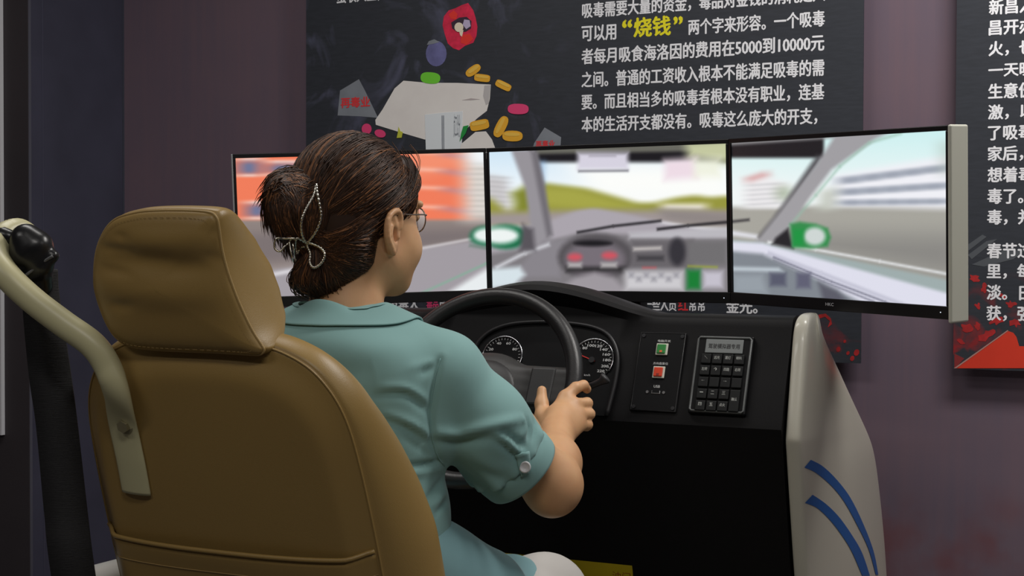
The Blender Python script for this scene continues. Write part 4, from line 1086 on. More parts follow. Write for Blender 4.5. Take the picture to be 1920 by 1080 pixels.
# belt bracket: painted tube bolted to the backrest
def sp(x, y, D): return simloc(at(x, y, D))
def onback(x, y, lift): return simloc(hit(x, y, sim2world(bo - bf * lift), SU * bf[1] + Z * bf[2]))
end = [onback(218, 735, .040), onback(231, 800, .0255), onback(246, 870, .0245), onback(256, 925, .0245)]
D0 = (sim2world(end[0]) - CAM) @ FW
path = [sp(64, 440, D0 + .075), sp(36, 428, D0 + .065), sp(8, 442, D0 + .045), sp(-9, 475, D0 + .02), sp(10, 513, D0), sp(58, 560, D0 - .005), sp(118, 606, D0 - .008), sp(172, 645, D0 - .008), sp(200, 684, D0 - .004)] + end
path = smooth_path(path, 80)
rr = np.array([(.0175, .0175)] * 56 + [(.0175 + (.0065 * min(1, i / 8)), .0175 - .0135 * min(1, i / 8)) for i in range(24)])
rr[:14, :] *= np.linspace(.55, 1, 14)[:, None]
fl = bf
V, Fs = tube(path, rr[:, ::-1], 18, flat=fl); bt = seat_mesh('belt_bracket', V, Fs, M_CREAM, seat); sub(bt, seat); bt['label'] = 'cream painted bent steel tube'
bp_ = onback(232, 799, .031)
bm = bmesh.new(); Tm = frame(to_seat(bp_), np.array([1.0, 0, 0]), bu, -bf)
r_ = bmesh.ops.create_cone(bm, cap_ends=True, segments=6, radius1=.0095, radius2=.0088, depth=.008); bmesh.ops.transform(bm, matrix=Tm, verts=r_['verts'])
r_ = bmesh.ops.create_cone(bm, cap_ends=True, segments=20, radius1=.0125, radius2=.0125, depth=.002); bmesh.ops.transform(bm, matrix=Tm @ Matrix.Translation((0, 0, -.003)), verts=r_['verts'])
bm_obj('bolt', bm, mat('bolt_steel', (150, 142, 112), .4, metal=.5), bt)
# ------------------------------------------------------------------ seat belt
belt = root('seat_belt', 'black seat belt hanging from its guide beside the tan seat', 'seat belt', frame(np.array([*at(165, 1090, D0 + .07)[:2], 0]), SR, SU, Z))
def ribbon(pxs, D, th, name, m, par):
    L_ = smooth_path([(a, y, d) for a, b, y, d in pxs], 40); R_ = smooth_path([(b, y, d) for a, b, y, d in pxs], 40); rings = []
    for l, r_ in zip(L_, R_):
        p, q = at(l[0], l[1], l[2]), at(r_[0], r_[1], r_[2] + .012); n_ = FW * th / 2
        rings.append([p - n_, (p + q) / 2 - n_ - FW * .003, q - n_, q + n_, (p + q) / 2 + n_ - FW * .003, p + n_])
    V, Fs = loft(rings); return fix_normals(meshobj(name, V, Fs, m, par, world=True))
DB = D0 + .055
ribbon([(48, 108, 505, DB), (42, 112, 560, DB), (54, 133, 700, DB + .01), (68, 146, 800, DB + .015), (83, 164, 960, DB + .02), (97, 180, 1085, DB + .02), (160, 240, 1480, DB + .10)], 0, .0025, 'strap', M_BELT, belt)
DG = D0 + .026
P_ = [at(x, y, d) for x, y, d in [(30, 430, DG), (100, 540, DB)]]
allp = np.array(P_); S_ = Soft(allp.min(0) - .06, allp.max(0) + .06, .003)
S_.cone(at(50, 450, DG), at(68, 462, DG), .0215, .0220, .01).cone(at(56, 478, DG), at(78, 496, DG), .0235, .0150, .01).cone(at(40, 475, DG + .01), at(44, 512, DG + .01), .014, .012, .01).cone(at(48, 520, DG - .002), at(99, 480, DG - .002), .0075, .0085, .006).cone(at(72, 500, DG + .01), at(76, 535, DB), .018, .016, .01)
V, Fs = S_.mesh(); meshobj('belt_guide', V, Fs, M_GUIDE, belt, world=True)
V, Fs = tube([at(x, y, DG - .0115) for x, y in smooth_path([(34, 526, 0), (54, 512, 0), (80, 492, 0), (99, 480, 0)], 14)[:, :2]], .0022, 8); fix_normals(meshobj('guide_edge', V, Fs, mat('guide_edge', (90, 90, 92), .3), belt, world=True))
V, Fs = tube([at(36, 452, DG + .004), at(4, 440, DG + .008), at(-4, 437, DG + .01)], [.010, .011, .008], 12); fix_normals(meshobj('guide_pin', V, Fs, M_GUIDE, belt, world=True))
# ------------------------------------------------------------------ the driver
per = root('person', 'person in teal short-sleeved blouse driving, hair pinned up with a clip', 'person', frame(wl(.01, -.5, 0), SR, SU, Z))
PO = np.array([.01, -.5, 0])
def pmesh(name, V, Fs, m, par=None, label=None):
    return meshobj(name, np.asarray(V) - PO, Fs, m, par or per, label=label)
HY = math.radians(14); HP = math.radians(-2)
H0 = np.array([.012, -.44, 1.200])
RZ = np.array([[math.cos(HY), math.sin(HY), 0], [-math.sin(HY), math.cos(HY), 0], [0, 0, 1]])
RX = np.array([[1, 0, 0], [0, math.cos(HP), -math.sin(HP)], [0, math.sin(HP), math.cos(HP)]])
RH = RZ @ RX                                             # head frame: x right, y to the nose, z up
def hd(*p): return H0 + RH @ np.asarray(p, float)
def hdv(P): return H0 + np.asarray(P) @ RH.T
def headl(P): return (np.asarray(P) - H0) @ RH
def skin_mat():
    m, N, L, b = newmat('skin')
    tc = N.new('ShaderNodeTexCoord'); n = N.new('ShaderNodeTexNoise'); n.inputs['Scale'].default_value = 22; n.inputs['Detail'].default_value = 4; L.new(tc.outputs['Object'], n.inputs['Vector'])
    r = N.new('ShaderNodeValToRGB'); r.color_ramp.elements[0].position = .3; r.color_ramp.elements[1].position = .75
    r.color_ramp.elements[0].color = (*lin((202, 152, 112)), 1); r.color_ramp.elements[1].color = (*lin((214, 168, 124)), 1)
    L.new(n.outputs['Fac'], r.inputs[0]); L.new(r.outputs[0], b.inputs['Base Color'])
    b.inputs['Roughness'].default_value = .5; b.inputs['Subsurface Weight'].default_value = .12; b.inputs['Subsurface Radius'].default_value = (.01, .004, .002); b.inputs['Subsurface Scale'].default_value = .5
    n2 = N.new('ShaderNodeTexNoise'); n2.inputs['Scale'].default_value = 300; L.new(tc.outputs['Object'], n2.inputs['Vector'])
    bp = N.new('ShaderNodeBump'); bp.inputs['Strength'].default_value = .08; bp.inputs['Distance'].default_value = .001; L.new(n2.outputs['Fac'], bp.inputs['Height']); L.new(bp.outputs[0], b.inputs['Normal'])
    return m
M_SKIN = skin_mat()
SV, SF = [], []
def add_skin(S):
    V, Fs = S.mesh(); n = sum(len(v) for v in SV); SV.append(V); SF.append(Fs + n)
# head and neck
S_ = Soft(H0 - np.array([.15, .17, .22]), H0 + np.array([.15, .17, .15]), .0026)
S_.ell(hd(0, -.012, .036), (.074, .092, .086), RH, .01).ell(hd(0, .028, -.005), (.064, .066, .085), RH, .03)
S_.ell(hd(0, .036, -.062), (.054, .05, .044), RH, .03).ell(hd(0, .072, -.088), (.022, .02, .018), RH, .025)
for sx in (-1, 1):
    S_.ell(hd(sx * .044, .050, -.036), (.028, .032, .034), RH, .02).cone(hd(sx * .052, .0, -.05), hd(sx * .03, .055, -.088), .016, .014, .03)
    S_.ell(hd(sx * .031, .098, .016), (.019, .014, .011), RH, .012, 'sub').ell(hd(sx * .031, .083, .015), (.013, .012, .010), RH, .004)
    S_.cone(hd(sx * .016, .096, .036), hd(sx * .046, .084, .034), .007, .006, .012)
    # ear
    ex, ey, ez = .0765, -.001, -.015
    E1 = np.array([sx * .22, -.97, 0]); E1 /= np.linalg.norm(E1); E2 = np.array([0, .12, 1.0]); E2 /= np.linalg.norm(E2); E3 = np.cross(E1, E2) * sx
    Re = RH @ np.stack([E1, E2, E3], 1); ec = np.array([sx * ex, ey, ez])
    def ep(u, v, w=0.0): return hd(*(ec + E1 * u + E2 * v + E3 * w))
    S_.ell(ep(.011, .002), (.0205, .031, .0062), Re, .006)
    S_.ell(ep(.004, -.020), (.0115, .0145, .0062), Re, .006)
    hel = smooth_path([(-.004, .008, 0), (-.004, .022, 0), (.006, .0325, 0), (.018, .031, 0), (.0305, .021, 0), (.0315, .006, 0), (.0265, -.009, 0), (.015, -.022, 0), (.006, -.031, 0)], 16)
    sgn = sx * (1 if (E3 @ np.array([sx, 0, 0])) * sx > 0 else -1)
    side = 1.0 if E3 @ np.array([sx, -.5, 0]) > 0 else -1.0
    S_.chain([ep(p[0], p[1], side * .0045) for p in hel], [.0044] * 16, .002)
    S_.ell(ep(.017, .013, side * .009), (.0095, .013, .0075), Re, .002, 'sub')
    S_.ell(ep(.008, -.003, side * .0095), (.0105, .0125, .0125), Re, .002, 'sub')
    S_.chain([ep(.017, .010, side * .003), ep(.019, -.004, side * .004), ep(.013, -.014, side * .004)], [.0032, .0034, .0036], .002)
    S_.cone(ep(-.002, .001, side * .003), ep(-.001, -.007, side * .004), .0042, .0042, .003)
S_.cone(hd(0, .090, .02), hd(0, .108, -.022), .0075, .0115, .012).ell(hd(0, .100, -.026), (.016, .012, .009), RH, .008)
S_.ell(hd(0, .088, -.050), (.022, .012, .0065), RH, .008).ell(hd(0, .086, -.060), (.019, .012, .0065), RH, .006)
S_.cone(hd(0, -.022, -.04), np.array([.008, -.474, 1.05]), .052, .053, .03).cone(np.array([.008, -.474, 1.06]), np.array([.008, -.476, 1.0]), .053, .07, .02)
add_skin(S_)
# torso and legs under the clothes
S_ = Soft((-.3, -.72, .35), (.35, .3, 1.06), .009)
S_.ell((.0, -.50, .92), (.135, .085, .13), k=.03).ell((0, -.50, .72), (.13, .09, .15), k=.04).ell((0, -.52, .58), (.16, .11, .1), k=.04).cone((-.13, -.462, .985), (.13, -.462, .985), .04, .04, .03).cone((.008, -.476, 1.0), (.008, -.476, 1.05), .06, .05, .02)
add_skin(S_)
def limb(sx):
    sh, el, wr = np.array([sx * .165, -.452, .975]), np.array([sx * .276, -.302, .800]), np.array([sx * .207, -.130, .852])
    S = Soft(np.minimum(np.minimum(sh, el), wr) - .11, np.maximum(np.maximum(sh, el), wr) + np.array([.11, .17, .12]), .0027)
    S.cone(sh, el * .55 + sh * .45, .050, .046, .02).cone(el * .55 + sh * .45, el, .046, .0395, .03)
    S.ell(el + np.array([sx * .002, -.012, -.012]), (.033, .034, .034), k=.02)
    m1 = el * .58 + wr * .42
    S.cone(el, m1, .0395, .0375, .03).cone(m1, wr, .0375, .0275, .03)
    hand(S, sx, wr); return S
def hand(S, sx, wr):
    def q(a, s, z): return np.array([sx * (a - .010), s - .012, z - .025])
    # palm: a slab from the wrist to the knuckles, resting against the rim
    S.cone(wr, q(.206, -.080, .898), .0275, .027, .015)
    kn = [q(.203, -.046, .934), q(.219, -.047, .922), q(.229, -.050, .905), q(.232, -.055, .888)]
    base = [q(.195, -.092, .884), q(.205, -.096, .880), q(.213, -.099, .876), q(.219, -.101, .872)]
    for b_, k_ in zip(base, kn): S.cone(b_, k_, .0165, .0125, .014)
    # index finger laid along the rim, the others closed round it
    S.chain([kn[0], q(.214, -.026, .949), q(.221, -.008, .952), q(.222, .006, .944)], [.0115, .0098, .0088, .0078], .004)
    S.chain([kn[1], q(.231, -.016, .922), q(.219, .008, .914), q(.196, .013, .910), q(.188, .010, .908)], [.0112, .0098, .0090, .0080, .0072], .004)
    S.chain([kn[2], q(.237, -.020, .904), q(.223, .006, .897), q(.200, .012, .893), q(.191, .009, .892)], [.0112, .0098, .0090, .0080, .0072], .004)
    S.chain([kn[3], q(.236, -.026, .886), q(.224, .000, .880), q(.203, .008, .876), q(.195, .005, .876)], [.0105, .0090, .0080, .0072, .0066], .004)
    # thumb leaves the inner side of the palm
    S.chain([q(.193, -.094, .886), q(.174, -.077, .902), q(.1655, -.062, .922), q(.1605, -.050, .944)], [.0165, .0128, .0108, .0082], .008)
RIGHT = limb(1); add_skin(RIGHT); add_skin(limb(-1))
SVc = np.concatenate(SV); SFc = np.concatenate(SF)
body = pmesh('body', SVc, SFc, M_SKIN)
BODY = Caster(sim2world(SVc), SFc)
# fingernails
M_NAIL = mat('nail', (224, 186, 160), .3)
# ---------------------------------------------------------------- clothes
def fabric(name, rgb, rough=.8):
    m, N, L, b = newmat(name)
    tc = N.new('ShaderNodeTexCoord'); c = lin(rgb); b.inputs['Base Color'].default_value = (*c, 1); b.inputs['Roughness'].default_value = rough
    b.inputs['Sheen Weight'].default_value = .15; b.inputs['Specular IOR Level'].default_value = .25
    n = N.new('ShaderNodeTexNoise'); n.inputs['Scale'].default_value = 12; n.inputs['Detail'].default_value = 4; L.new(tc.outputs['Object'], n.inputs['Vector'])
    r = N.new('ShaderNodeValToRGB'); r.color_ramp.elements[0].color = (*(c * .94), 1); r.color_ramp.elements[1].color = (*(c * 1.05), 1); L.new(n.outputs['Fac'], r.inputs[0]); L.new(r.outputs[0], b.inputs['Base Color'])
    w1 = N.new('ShaderNodeTexWave'); w1.inputs['Scale'].default_value = 420; w2 = N.new('ShaderNodeTexWave'); w2.bands_direction = 'Z'; w2.inputs['Scale'].default_value = 420
    for w in (w1, w2): L.new(tc.outputs['Object'], w.inputs['Vector'])
    ad = N.new('ShaderNodeMath'); L.new(w1.outputs['Fac'], ad.inputs[0]); L.new(w2.outputs['Fac'], ad.inputs[1])
    bp = N.new('ShaderNodeBump'); bp.inputs['Strength'].default_value = .1; bp.inputs['Distance'].default_value = .0005; L.new(ad.outputs[0], bp.inputs['Height']); L.new(bp.outputs[0], b.inputs['Normal'])
    return m
M_TEAL = fabric('teal_cloth', (134, 174, 172)); M_TEALD = fabric('teal_skirt', (128, 168, 174)); M_OFFW = fabric('pale_cloth', (196, 192, 188))
GB = ((-.36, -.72, .56), (.37, -.20, 1.12), .0045)
S_ = Soft(*GB)
S_.ell((.005, -.502, .92), (.172, .112, .15), k=.03).ell((.005, -.515, .985), (.160, .085, .075), k=.04).ell((.008, -.490, .76), (.178, .128, .17), k=.05).ell((.008, -.495, .62), (.19, .145, .10), k=.05)
for sx in (-1, 1):
    S_.cone((sx * .163, -.452, .977), (.01 + sx * .06, -.478, 1.030), .0580, .045, .03).cone((sx * .165, -.452, .975), (sx * .15, -.46, .90), .055, .058, .03)
S_.cone((.008, -.482, 1.02), (.008, -.482, 1.028), .062, .056, .02)
S_.halfspace((0, 0, .60), (0, 0, -1), .003)
SLE = {}
for sx in (-1, 1):
    sh, el = np.array([sx * .165, -.452, .975]), np.array([sx * .276, -.302, .800]); ax = (el - sh) / np.linalg.norm(el - sh)
    mid, end = sh + ax * .10 + np.array([sx * -.006, -.012, -.006]), sh + ax * .178 + np.array([sx * -.014, -.016, -.008])
    S2 = Soft(*GB)
    S2.cone(sh, mid, .0580, .068, .02).cone(mid, end + ax * .05, .068, .0640, .02)
    g1 = np.cross(ax, [0, 0, 1.0]); g1 /= np.linalg.norm(g1); g2 = np.cross(g1, ax)
    for gi in range(11):
        ga = gi * 2 * math.pi / 11 + .2; dr = g1 * math.cos(ga) + g2 * math.sin(ga)
        S2.cone(end - ax * (.048 + .01 * (gi % 3)) + dr * .056, end - ax * .004 + dr * .0585, .007, .0120 + .003 * (gi % 2), .005)
    S2.halfspace(end, ax, .004); SLE[sx] = (sh, end, ax)
    k_ = .012; h_ = np.clip(.5 + .5 * (S_.g - S2.g) / k_, 0, 1); S_.g = (S_.g * (1 - h_) + S2.g * h_ - k_ * h_ * (1 - h_)).astype(np.float32)
CV, CF = S_.mesh()
CN = vnormals(CV, CF)
BLOUSE = Caster(sim2world(CV), CF)
def fold(pts, amp, w, n=14):
    L_ = [simloc(x) for x in BLOUSE(smooth_path([(a, b, 0) for a, b in pts], n)[:, :2])]
    if len(L_) > 2: wrinkle(CV, CN, L_, amp, w)
fold([(826, 672), (817, 703), (810, 745), (806, 780), (812, 830), (827, 866), (859, 897)], -.006, .005, 24)
fold([(826, 672), (808, 690), (790, 700)], -.004, .006); fold([(835, 660), (822, 680), (800, 682), (770, 690)], .003, .007)
fold([(705, 742), (740, 738), (770, 744), (803, 772)], -.0065, .006); fold([(715, 730), (760, 730), (800, 752)], .0045, .007)
fold([(715, 786), (750, 798), (780, 815), (806, 835)], -.006, .006); fold([(720, 776), (770, 795), (804, 815)], .004, .007)
fold([(750, 815), (780, 835), (806, 852)], -.0035, .006)
fold([(745, 876), (790, 872), (826, 866)], -.006, .004); fold([(750, 888), (790, 886), (830, 880)], .0035, .006)
fold([(812, 950), (830, 930), (848, 905)], .004, .006); fold([(800, 940), (820, 915), (838, 890)], -.004, .006); fold([(820, 965), (842, 938), (858, 915)], -.004, .005)
fold([(815, 812), (850, 814), (885, 806), (930, 796), (975, 786)], .0085, .008, 20); fold([(815, 826), (850, 828), (890, 824), (930, 822)], -.006, .009, 20)
fold([(925, 812), (950, 826), (965, 842), (985, 852)], .006, .005); fold([(935, 806), (960, 822), (985, 838)], -.005, .005); fold([(930, 828), (955, 846), (972, 862)], -.005, .005)
fold([(985, 785), (992, 805), (990, 825)], -.006, .005); fold([(1000, 788), (1003, 806), (998, 828)], -.005, .004); fold([(975, 782), (985, 800), (975, 822)], .004, .005)
fold([(860, 870), (890, 900), (925, 918)], -.003, .010); fold([(880, 850), (920, 872), (950, 880)], .003, .012)
fold([(560, 690), (640, 700), (700, 690)], -.003, .02); fold([(640, 640), (720, 650), (800, 640)], .002, .02)
# slight overall rumple
ph = CV @ np.array([[31.0, 12, 7], [9, 37, -14], [-11, 8, 29]]).T
CV += CN * (.0011 * (np.sin(ph[:, 0]) + np.sin(ph[:, 1] + 1.3) + np.sin(ph[:, 2] + .4)))[:, None]
bl = pmesh('blouse', CV, CF, M_TEAL); sub(bl, per)
BLOUSE = Caster(sim2world(CV), CF)
M_SEAM = M_TEAL
def seam(pts, name='seam', r_=.0009, n=24, off=.0004):
    L_ = BLOUSE(smooth_path([(a, b, 0) for a, b in pts], n)[:, :2], off)
    if len(L_) > 3:
        V, Fs = tube([simloc(x) for x in L_], r_, 6); pmesh(name, V, Fs, M_SEAM, bl)
seam([(826, 672), (817, 703), (810, 745), (806, 780), (812, 830), (827, 866), (859, 897)])
# cuffs with a button
def cuff(sx):
    sh, end, ax = SLE[sx]
    u1 = np.cross(ax, [0, 0, 1.0]); u1 /= np.linalg.norm(u1); u2 = np.cross(u1, ax)
    rings = []
    for (t, r_) in ((-.006, .0640), (-.002, .0665), (.012, .0670), (.028, .0655), (.032, .0645), (.032, .0615), (.02, .0610), (.0, .061)):
        rings.append([end + ax * t + (u1 * math.cos(a) + u2 * math.sin(a)) * (r_ * (1 + .02 * math.sin(2 * a + .6))) for a in np.linspace(0, 2 * math.pi, 73)[:-1]])
    R = np.array(rings); R = np.concatenate([R, R[:1]]); V, Fs = loft(R, cap0=False, cap1=False)
    o = pmesh('cuff', V, Fs, M_TEAL, bl); fix_normals(o); return V, Fs
cV, cF = cuff(1); CUFF = Caster(sim2world(cV), cF); cuff(-1)
h_ = min(CUFF([(981, 874)], .005) + BLOUSE([(981, 874)], .005), key=lambda q: (q - CAM) @ FW)
nrm = CAM - h_; nrm /= np.linalg.norm(nrm); nl = np.array([nrm @ SR, nrm @ SU, nrm[2]]); hl = simloc(h_)
t1 = np.cross(nl, [0, 0, 1.0]); t1 /= np.linalg.norm(t1); t2 = np.cross(nl, t1)
V, Fs = loft([[hl + nl * d + (t1 * math.cos(a) + t2 * math.sin(a)) * r_ for a in np.linspace(0, 2 * math.pi, 25)[:-1]] for r_, d in ((.0085, -.002), (.009, .001), (.0082, .0026), (.0066, .0030), (.006, .0022), (.001, .002))])
fix_normals(pmesh('button', V, Fs, mat('pearl_button', (205, 205, 208), .3), bl, label='pearl white cuff button'))
# buttoned tab
def nearest(x, y, off):
    c_ = CUFF([(x, y)], off) + BLOUSE([(x, y)], off)
    return simloc(min(c_, key=lambda q: (q - CAM) @ FW)) if c_ else None
tA, tB = [(966, 852), (970, 872), (976, 894)], [(990, 846), (993, 868), (990, 888)]
tA, tB = smooth_path([(x, y, 0) for x, y in tA], 8)[:, :2], smooth_path([(x, y, 0) for x, y in tB], 8)[:, :2]
tv = [nearest(*(tA[i] * (1 - t) + tB[i] * t), .0022) for i in range(8) for t in np.linspace(0, 1, 5)]
if all(v is not None for v in tv):
    tb = pmesh('button_tab', tv, [(i * 5 + j, i * 5 + j + 1, (i + 1) * 5 + j + 1, (i + 1) * 5 + j) for i in range(7) for j in range(4)], M_TEAL, bl)
    md = tb.modifiers.new('thick', 'SOLIDIFY'); md.thickness = .003; md.offset = 0
# collar
ca = np.linspace(math.radians(-62), math.radians(242), 60)        # open at the throat
def cring(rx, ry, zb, zf, cx=.009, cy=-.476):
    return [(cx + rx * math.sin(t - math.pi / 2) * -1, cy - ry * math.sin(t), zb + (zf - zb) * (1 - math.sin(t)) / 2) for t in ca]
def cring2(rx, ry, z_back, z_side, z_front):
    out = []
    for t in ca:
        x, y = math.cos(t), -math.sin(t)                     # y = -1 at the back
        z = z_back * max(-y, 0) ** 2 + z_side * (1 - y * y) + z_front * max(y, 0) ** 2
        out.append((.010 + rx * x, -.478 + ry * y, z))
    return out
rings = [cring2(.0605, .062, 1.045, 1.028, .96), cring2(.0615, .065, 1.084, 1.050, .975), cring2(.0655, .070, 1.0885, 1.0545, .977), cring2(.071, .075, 1.085, 1.053, .975), cring2(.090, .085, 1.069, 1.048, .965), cring2(.110, .097, 1.046, 1.042, .95), cring2(.1105, .098, 1.043, 1.039, .947)]
V, Fs = loft(rings, closed=False, cap0=False, cap1=False); co = pmesh('collar', V, Fs, M_TEAL, bl); fix_normals(co)
# keep the collar just outside the blouse: drop each point on to it where it would sink in
bt_ = BVHTree.FromPolygons([tuple(v) for v in CV - PO], [tuple(map(int, f)) for f in CF])
for v in co.data.vertices:
    loc_, no_, ix_, ds_ = bt_.find_nearest(v.co)
    if loc_ is not None and (v.co - loc_).dot(no_) < .0055: v.co = loc_ + no_ * .0055
md = co.modifiers.new('thick', 'SOLIDIFY'); md.thickness = .003; md.offset = -1
md = co.modifiers.new('sub', 'SUBSURF'); md.levels = 1; md.render_levels = 2
# skirt, trousers, shoes
S_ = Soft((-.36, -.70, .36), (.40, -.05, .82), .007)
S_.ell((.008, -.50, .585), (.20, .16, .12), k=.04)
for sx in (-1, 1): S_.cone((sx * .09, -.50, .585), (sx * .165, -.22, .585), .092, .078, .04).cone((sx * .125, -.48, .70), (sx * .165, -.36, .62), .080, .088, .04)
S_.halfspace((0, -.19, 0), (.25, 1, -.35), .006)
KV, KF = S_.mesh(); KN = vnormals(KV, KF); ph = KV @ np.array([[27.0, 15, 9], [13, 33, -18], [-9, 12, 35]]).T
KV += KN * (.002 * (np.sin(ph[:, 0]) + np.sin(ph[:, 1] + 1.3) + .6 * np.sin(ph[:, 2] + .4)))[:, None]
pmesh('skirt', KV, KF, M_TEALD)
S_ = Soft((-.36, -.45, .06), (.36, .16, .70), .008)
for sx in (-1, 1):
    S_.cone((sx * .15, -.30, .580), (sx * .195, -.150, .582), .080, .072, .03).cone((sx * .195, -.150, .580), (sx * .17, .02, .10), .066, .042, .03)
TV, TF_ = S_.mesh(); pmesh('trousers', TV, TF_, M_OFFW)
M_SHOE = mat('shoe_black', (30, 28, 28), .4)
for sx in (-1, 1):
    S_ = Soft((sx * .17 - .09, -.09, -.01), (sx * .17 + .09, .26, .16), .005)
    S_.ell((sx * .17, .12, .045), (.043, .10, .036), k=.02).ell((sx * .17, .02, .055), (.037, .05, .05), k=.03).cone((sx * .17, .02, .06), (sx * .17, .02, .12), .035, .04, .02).cone((sx * .17, -.01, .012), (sx * .17, .17, .012), .014, .016, .03)
    S_.halfspace((0, 0, .0), (0, 0, -1), .003); V, Fs = S_.mesh(); pmesh('shoe', V, Fs, M_SHOE)
# ---------------------------------------------------------------- hair
rng = np.random.default_rng(7)
HCc = np.array([0, -.016, .042]); HRr = np.array([.083, .102, .0935])
KNOT = np.array([-.004, -.116, -.030])
def pxl(x, y, D): return headl(simloc(at(x, y, D)))
DK = float((sim2world(hdv(KNOT)) - CAM) @ FW)
S_ = Soft(H0 - np.array([.2, .22, .2]), H0 + np.array([.17, .17, .18]), .0035)
S_.ell(hdv(HCc), HRr * .985, RH, .01)
S_.ell(hd(0, -.055, -.025), (.064, .052, .072), RH, .03)
for sx in (-1, 1): S_.ell(hd(sx * .028, -.040, -.042), (.036, .033, .042), RH, .02)
S_.ell(hd(0, -.066, -.066), (.046, .034, .040), RH, .02)
S_.ell(hd(0, .115, -.045), (.10, .088, .118), RH, .012, 'sub')
for sx in (-1, 1): S_.ell(hd(sx * .088, .004, -.045), (.036, .037, .052), RH, .010, 'sub')
S_.ell(hd(0, .05, -.130), (.09, .085, .062), RH, .01, 'sub')
for sx in (-1, 1): S_.ell(hd(sx * .052, .040, .064), (.018, .028, .040), RH, .015).ell(hd(sx * .066, .022, .036), (.014, .03, .022), RH, .012)
bunc = pxl(548, 400, DK - .005); S_.ell(hdv(bunc), (.030, .036, .045), RH, .03).ell(hdv(pxl(530, 360, DK)), (.022, .026, .024), RH, .03).ell(hdv(pxl(585, 520, DK + .02)), (.026, .028, .026), RH, .03)
hV, hF = S_.mesh()
def hair_mat(name, use_attr):
    m, N, L, b = newmat(name)
    if use_attr:
        a = N.new('ShaderNodeVertexColor'); a.layer_name = 'tone'; L.new(a.outputs['Color'], b.inputs['Base Color'])
    else: b.inputs['Base Color'].default_value = (*lin((54, 38, 30)), 1)
    b.inputs['Roughness'].default_value = .5; b.inputs['Specular IOR Level'].default_value = .28
    return m
hair = pmesh('hair', hV, hF, hair_mat('hair_base', False)); sub(hair, per)
HAIR = Caster(sim2world(hV), hF)
strands, rads, tones = [], [], []
NP = 14
def add(P, r0, tone):
    strands.append(smooth_path(P, NP)); rads.append(r0); tones.append(tone)
def tone():
    t = rng.random()
    base = np.array([42, 30, 25.0]) * (1 - t) + np.array([84, 56, 39]) * t
    if rng.random() < .14: base = np.array([136, 92, 60.0])
    return base
def on_scalp(d, k=1.0): d = d / np.linalg.norm(d); return HCc + d * HRr * k
kd = (KNOT - HCc) / HRr; kd /= np.linalg.norm(kd)
n_ = 0
while n_ < 3600:
    # a start on the hairline or anywhere on the scalp
    th_, zz = rng.uniform(-math.pi, math.pi), rng.uniform(-.55, 1.0)
    d = np.array([math.sqrt(1 - zz * zz) * math.sin(th_), math.sqrt(1 - zz * zz) * math.cos(th_), zz])
    p = on_scalp(d)
    if p[1] > .045 and p[2] < .088 - .25 * abs(p[0]): continue                       # the face
    if p[1] > -.040 and p[2] < .012 + .4 * max(p[1], 0): continue                    # ears and cheeks
    if p[2] < -.075: continue
    ang = math.acos(np.clip(d @ kd, -1, 1))
    if ang < .25: continue
    m_ = 6; P = []; amp = rng.normal(0, .05, 3); kk = rng.uniform(.985, 1.03); end = kd + rng.normal(0, .10, 3); end /= np.linalg.norm(end)
    an = math.acos(np.clip(d @ end, -1, 1)); lim = min(1.0, rng.uniform(.75, 1.0))
    for i in range(m_):
        t = lim * i / (m_ - 1); e = (math.sin((1 - t) * an) * d + math.sin(t * an) * end) / math.sin(an)
        e = e + amp * math.sin(math.pi * t) * .45
        e[2] += .05 * math.sin(math.pi * t) * (1 if d[2] > .3 else .15)
        P.append(on_scalp(e, kk + .025 * math.sin(math.pi * min(t * 1.2, 1)) * (.4 + .6 * max(d[2], 0))))
    add(P, rng.uniform(.0007, .0013), tone()); n_ += 1
def pxs(pts, jit, D, dj=.012, lift=.004, stick=False):
    off = rng.normal(0, 1, 2); dd = rng.normal(0, dj); li = rng.uniform(.0, lift)
    out = []
    for i, (x, y) in enumerate(pts):
        g = jit * (.25 + .75 * (i / (len(pts) - 1)) ** .7); X, Y = x + off[0] * g + rng.normal(0, 1.0), y + off[1] * g + rng.normal(0, 1.0)
        d = D + dd * (.3 + .7 * i / len(pts)); h = HAIR([(X, Y)])
        for _ in range(10 if stick and not h else 0):
            X -= 4; Y += 1.5; h = HAIR([(X, Y)])
            if h: break
        if h: d = min(d, (h[0] - CAM) @ FW - li)
        out.append(pxl(X, Y, d))
    return out
BUN = [([(578, 470), (585, 410), (575, 345), (545, 325), (515, 345), (503, 385), (508, 425)], 8, 150), ([(575, 470), (575, 400), (555, 345), (528, 342), (515, 375), (522, 420), (530, 450)], 9, 190),
       ([(572, 472), (560, 420), (545, 370), (532, 355), (506, 365), (494, 385)], 8, 60), ([(575, 470), (590, 420), (598, 365), (580, 332), (545, 322), (515, 334), (496, 362)], 7, 90),
       ([(572, 470), (548, 440), (535, 410), (533, 380), (545, 365), (560, 385), (565, 430)], 9, 200), ([(570, 475), (555, 450), (542, 440), (538, 455), (542, 480)], 6, 50),
       ([(575, 465), (600, 430), (605, 380), (590, 345), (565, 335), (540, 345), (527, 375), (532, 420)], 9, 200), ([(575, 460), (562, 400), (570, 360), (590, 350)], 10, 120)]
for pts, jit, cnt in BUN:
    for i in range(cnt): add(pxs(pts, jit, DK + .02), rng.uniform(.0006, .0011), tone())
TAIL = [([(585, 462), (570, 490), (558, 520), (560, 540), (578, 548)], 7, 110), ([(590, 465), (590, 500), (585, 530), (598, 548)], 9, 160), ([(600, 470), (615, 505), (622, 532), (630, 548)], 9, 160), ([(580, 470), (560, 500), (550, 515), (548, 532), (557, 540)], 4, 40)]
for pts, jit, cnt in TAIL:
    for i in range(cnt): add(pxs(pts, jit, DK + .03), rng.uniform(.0005, .0010), tone())
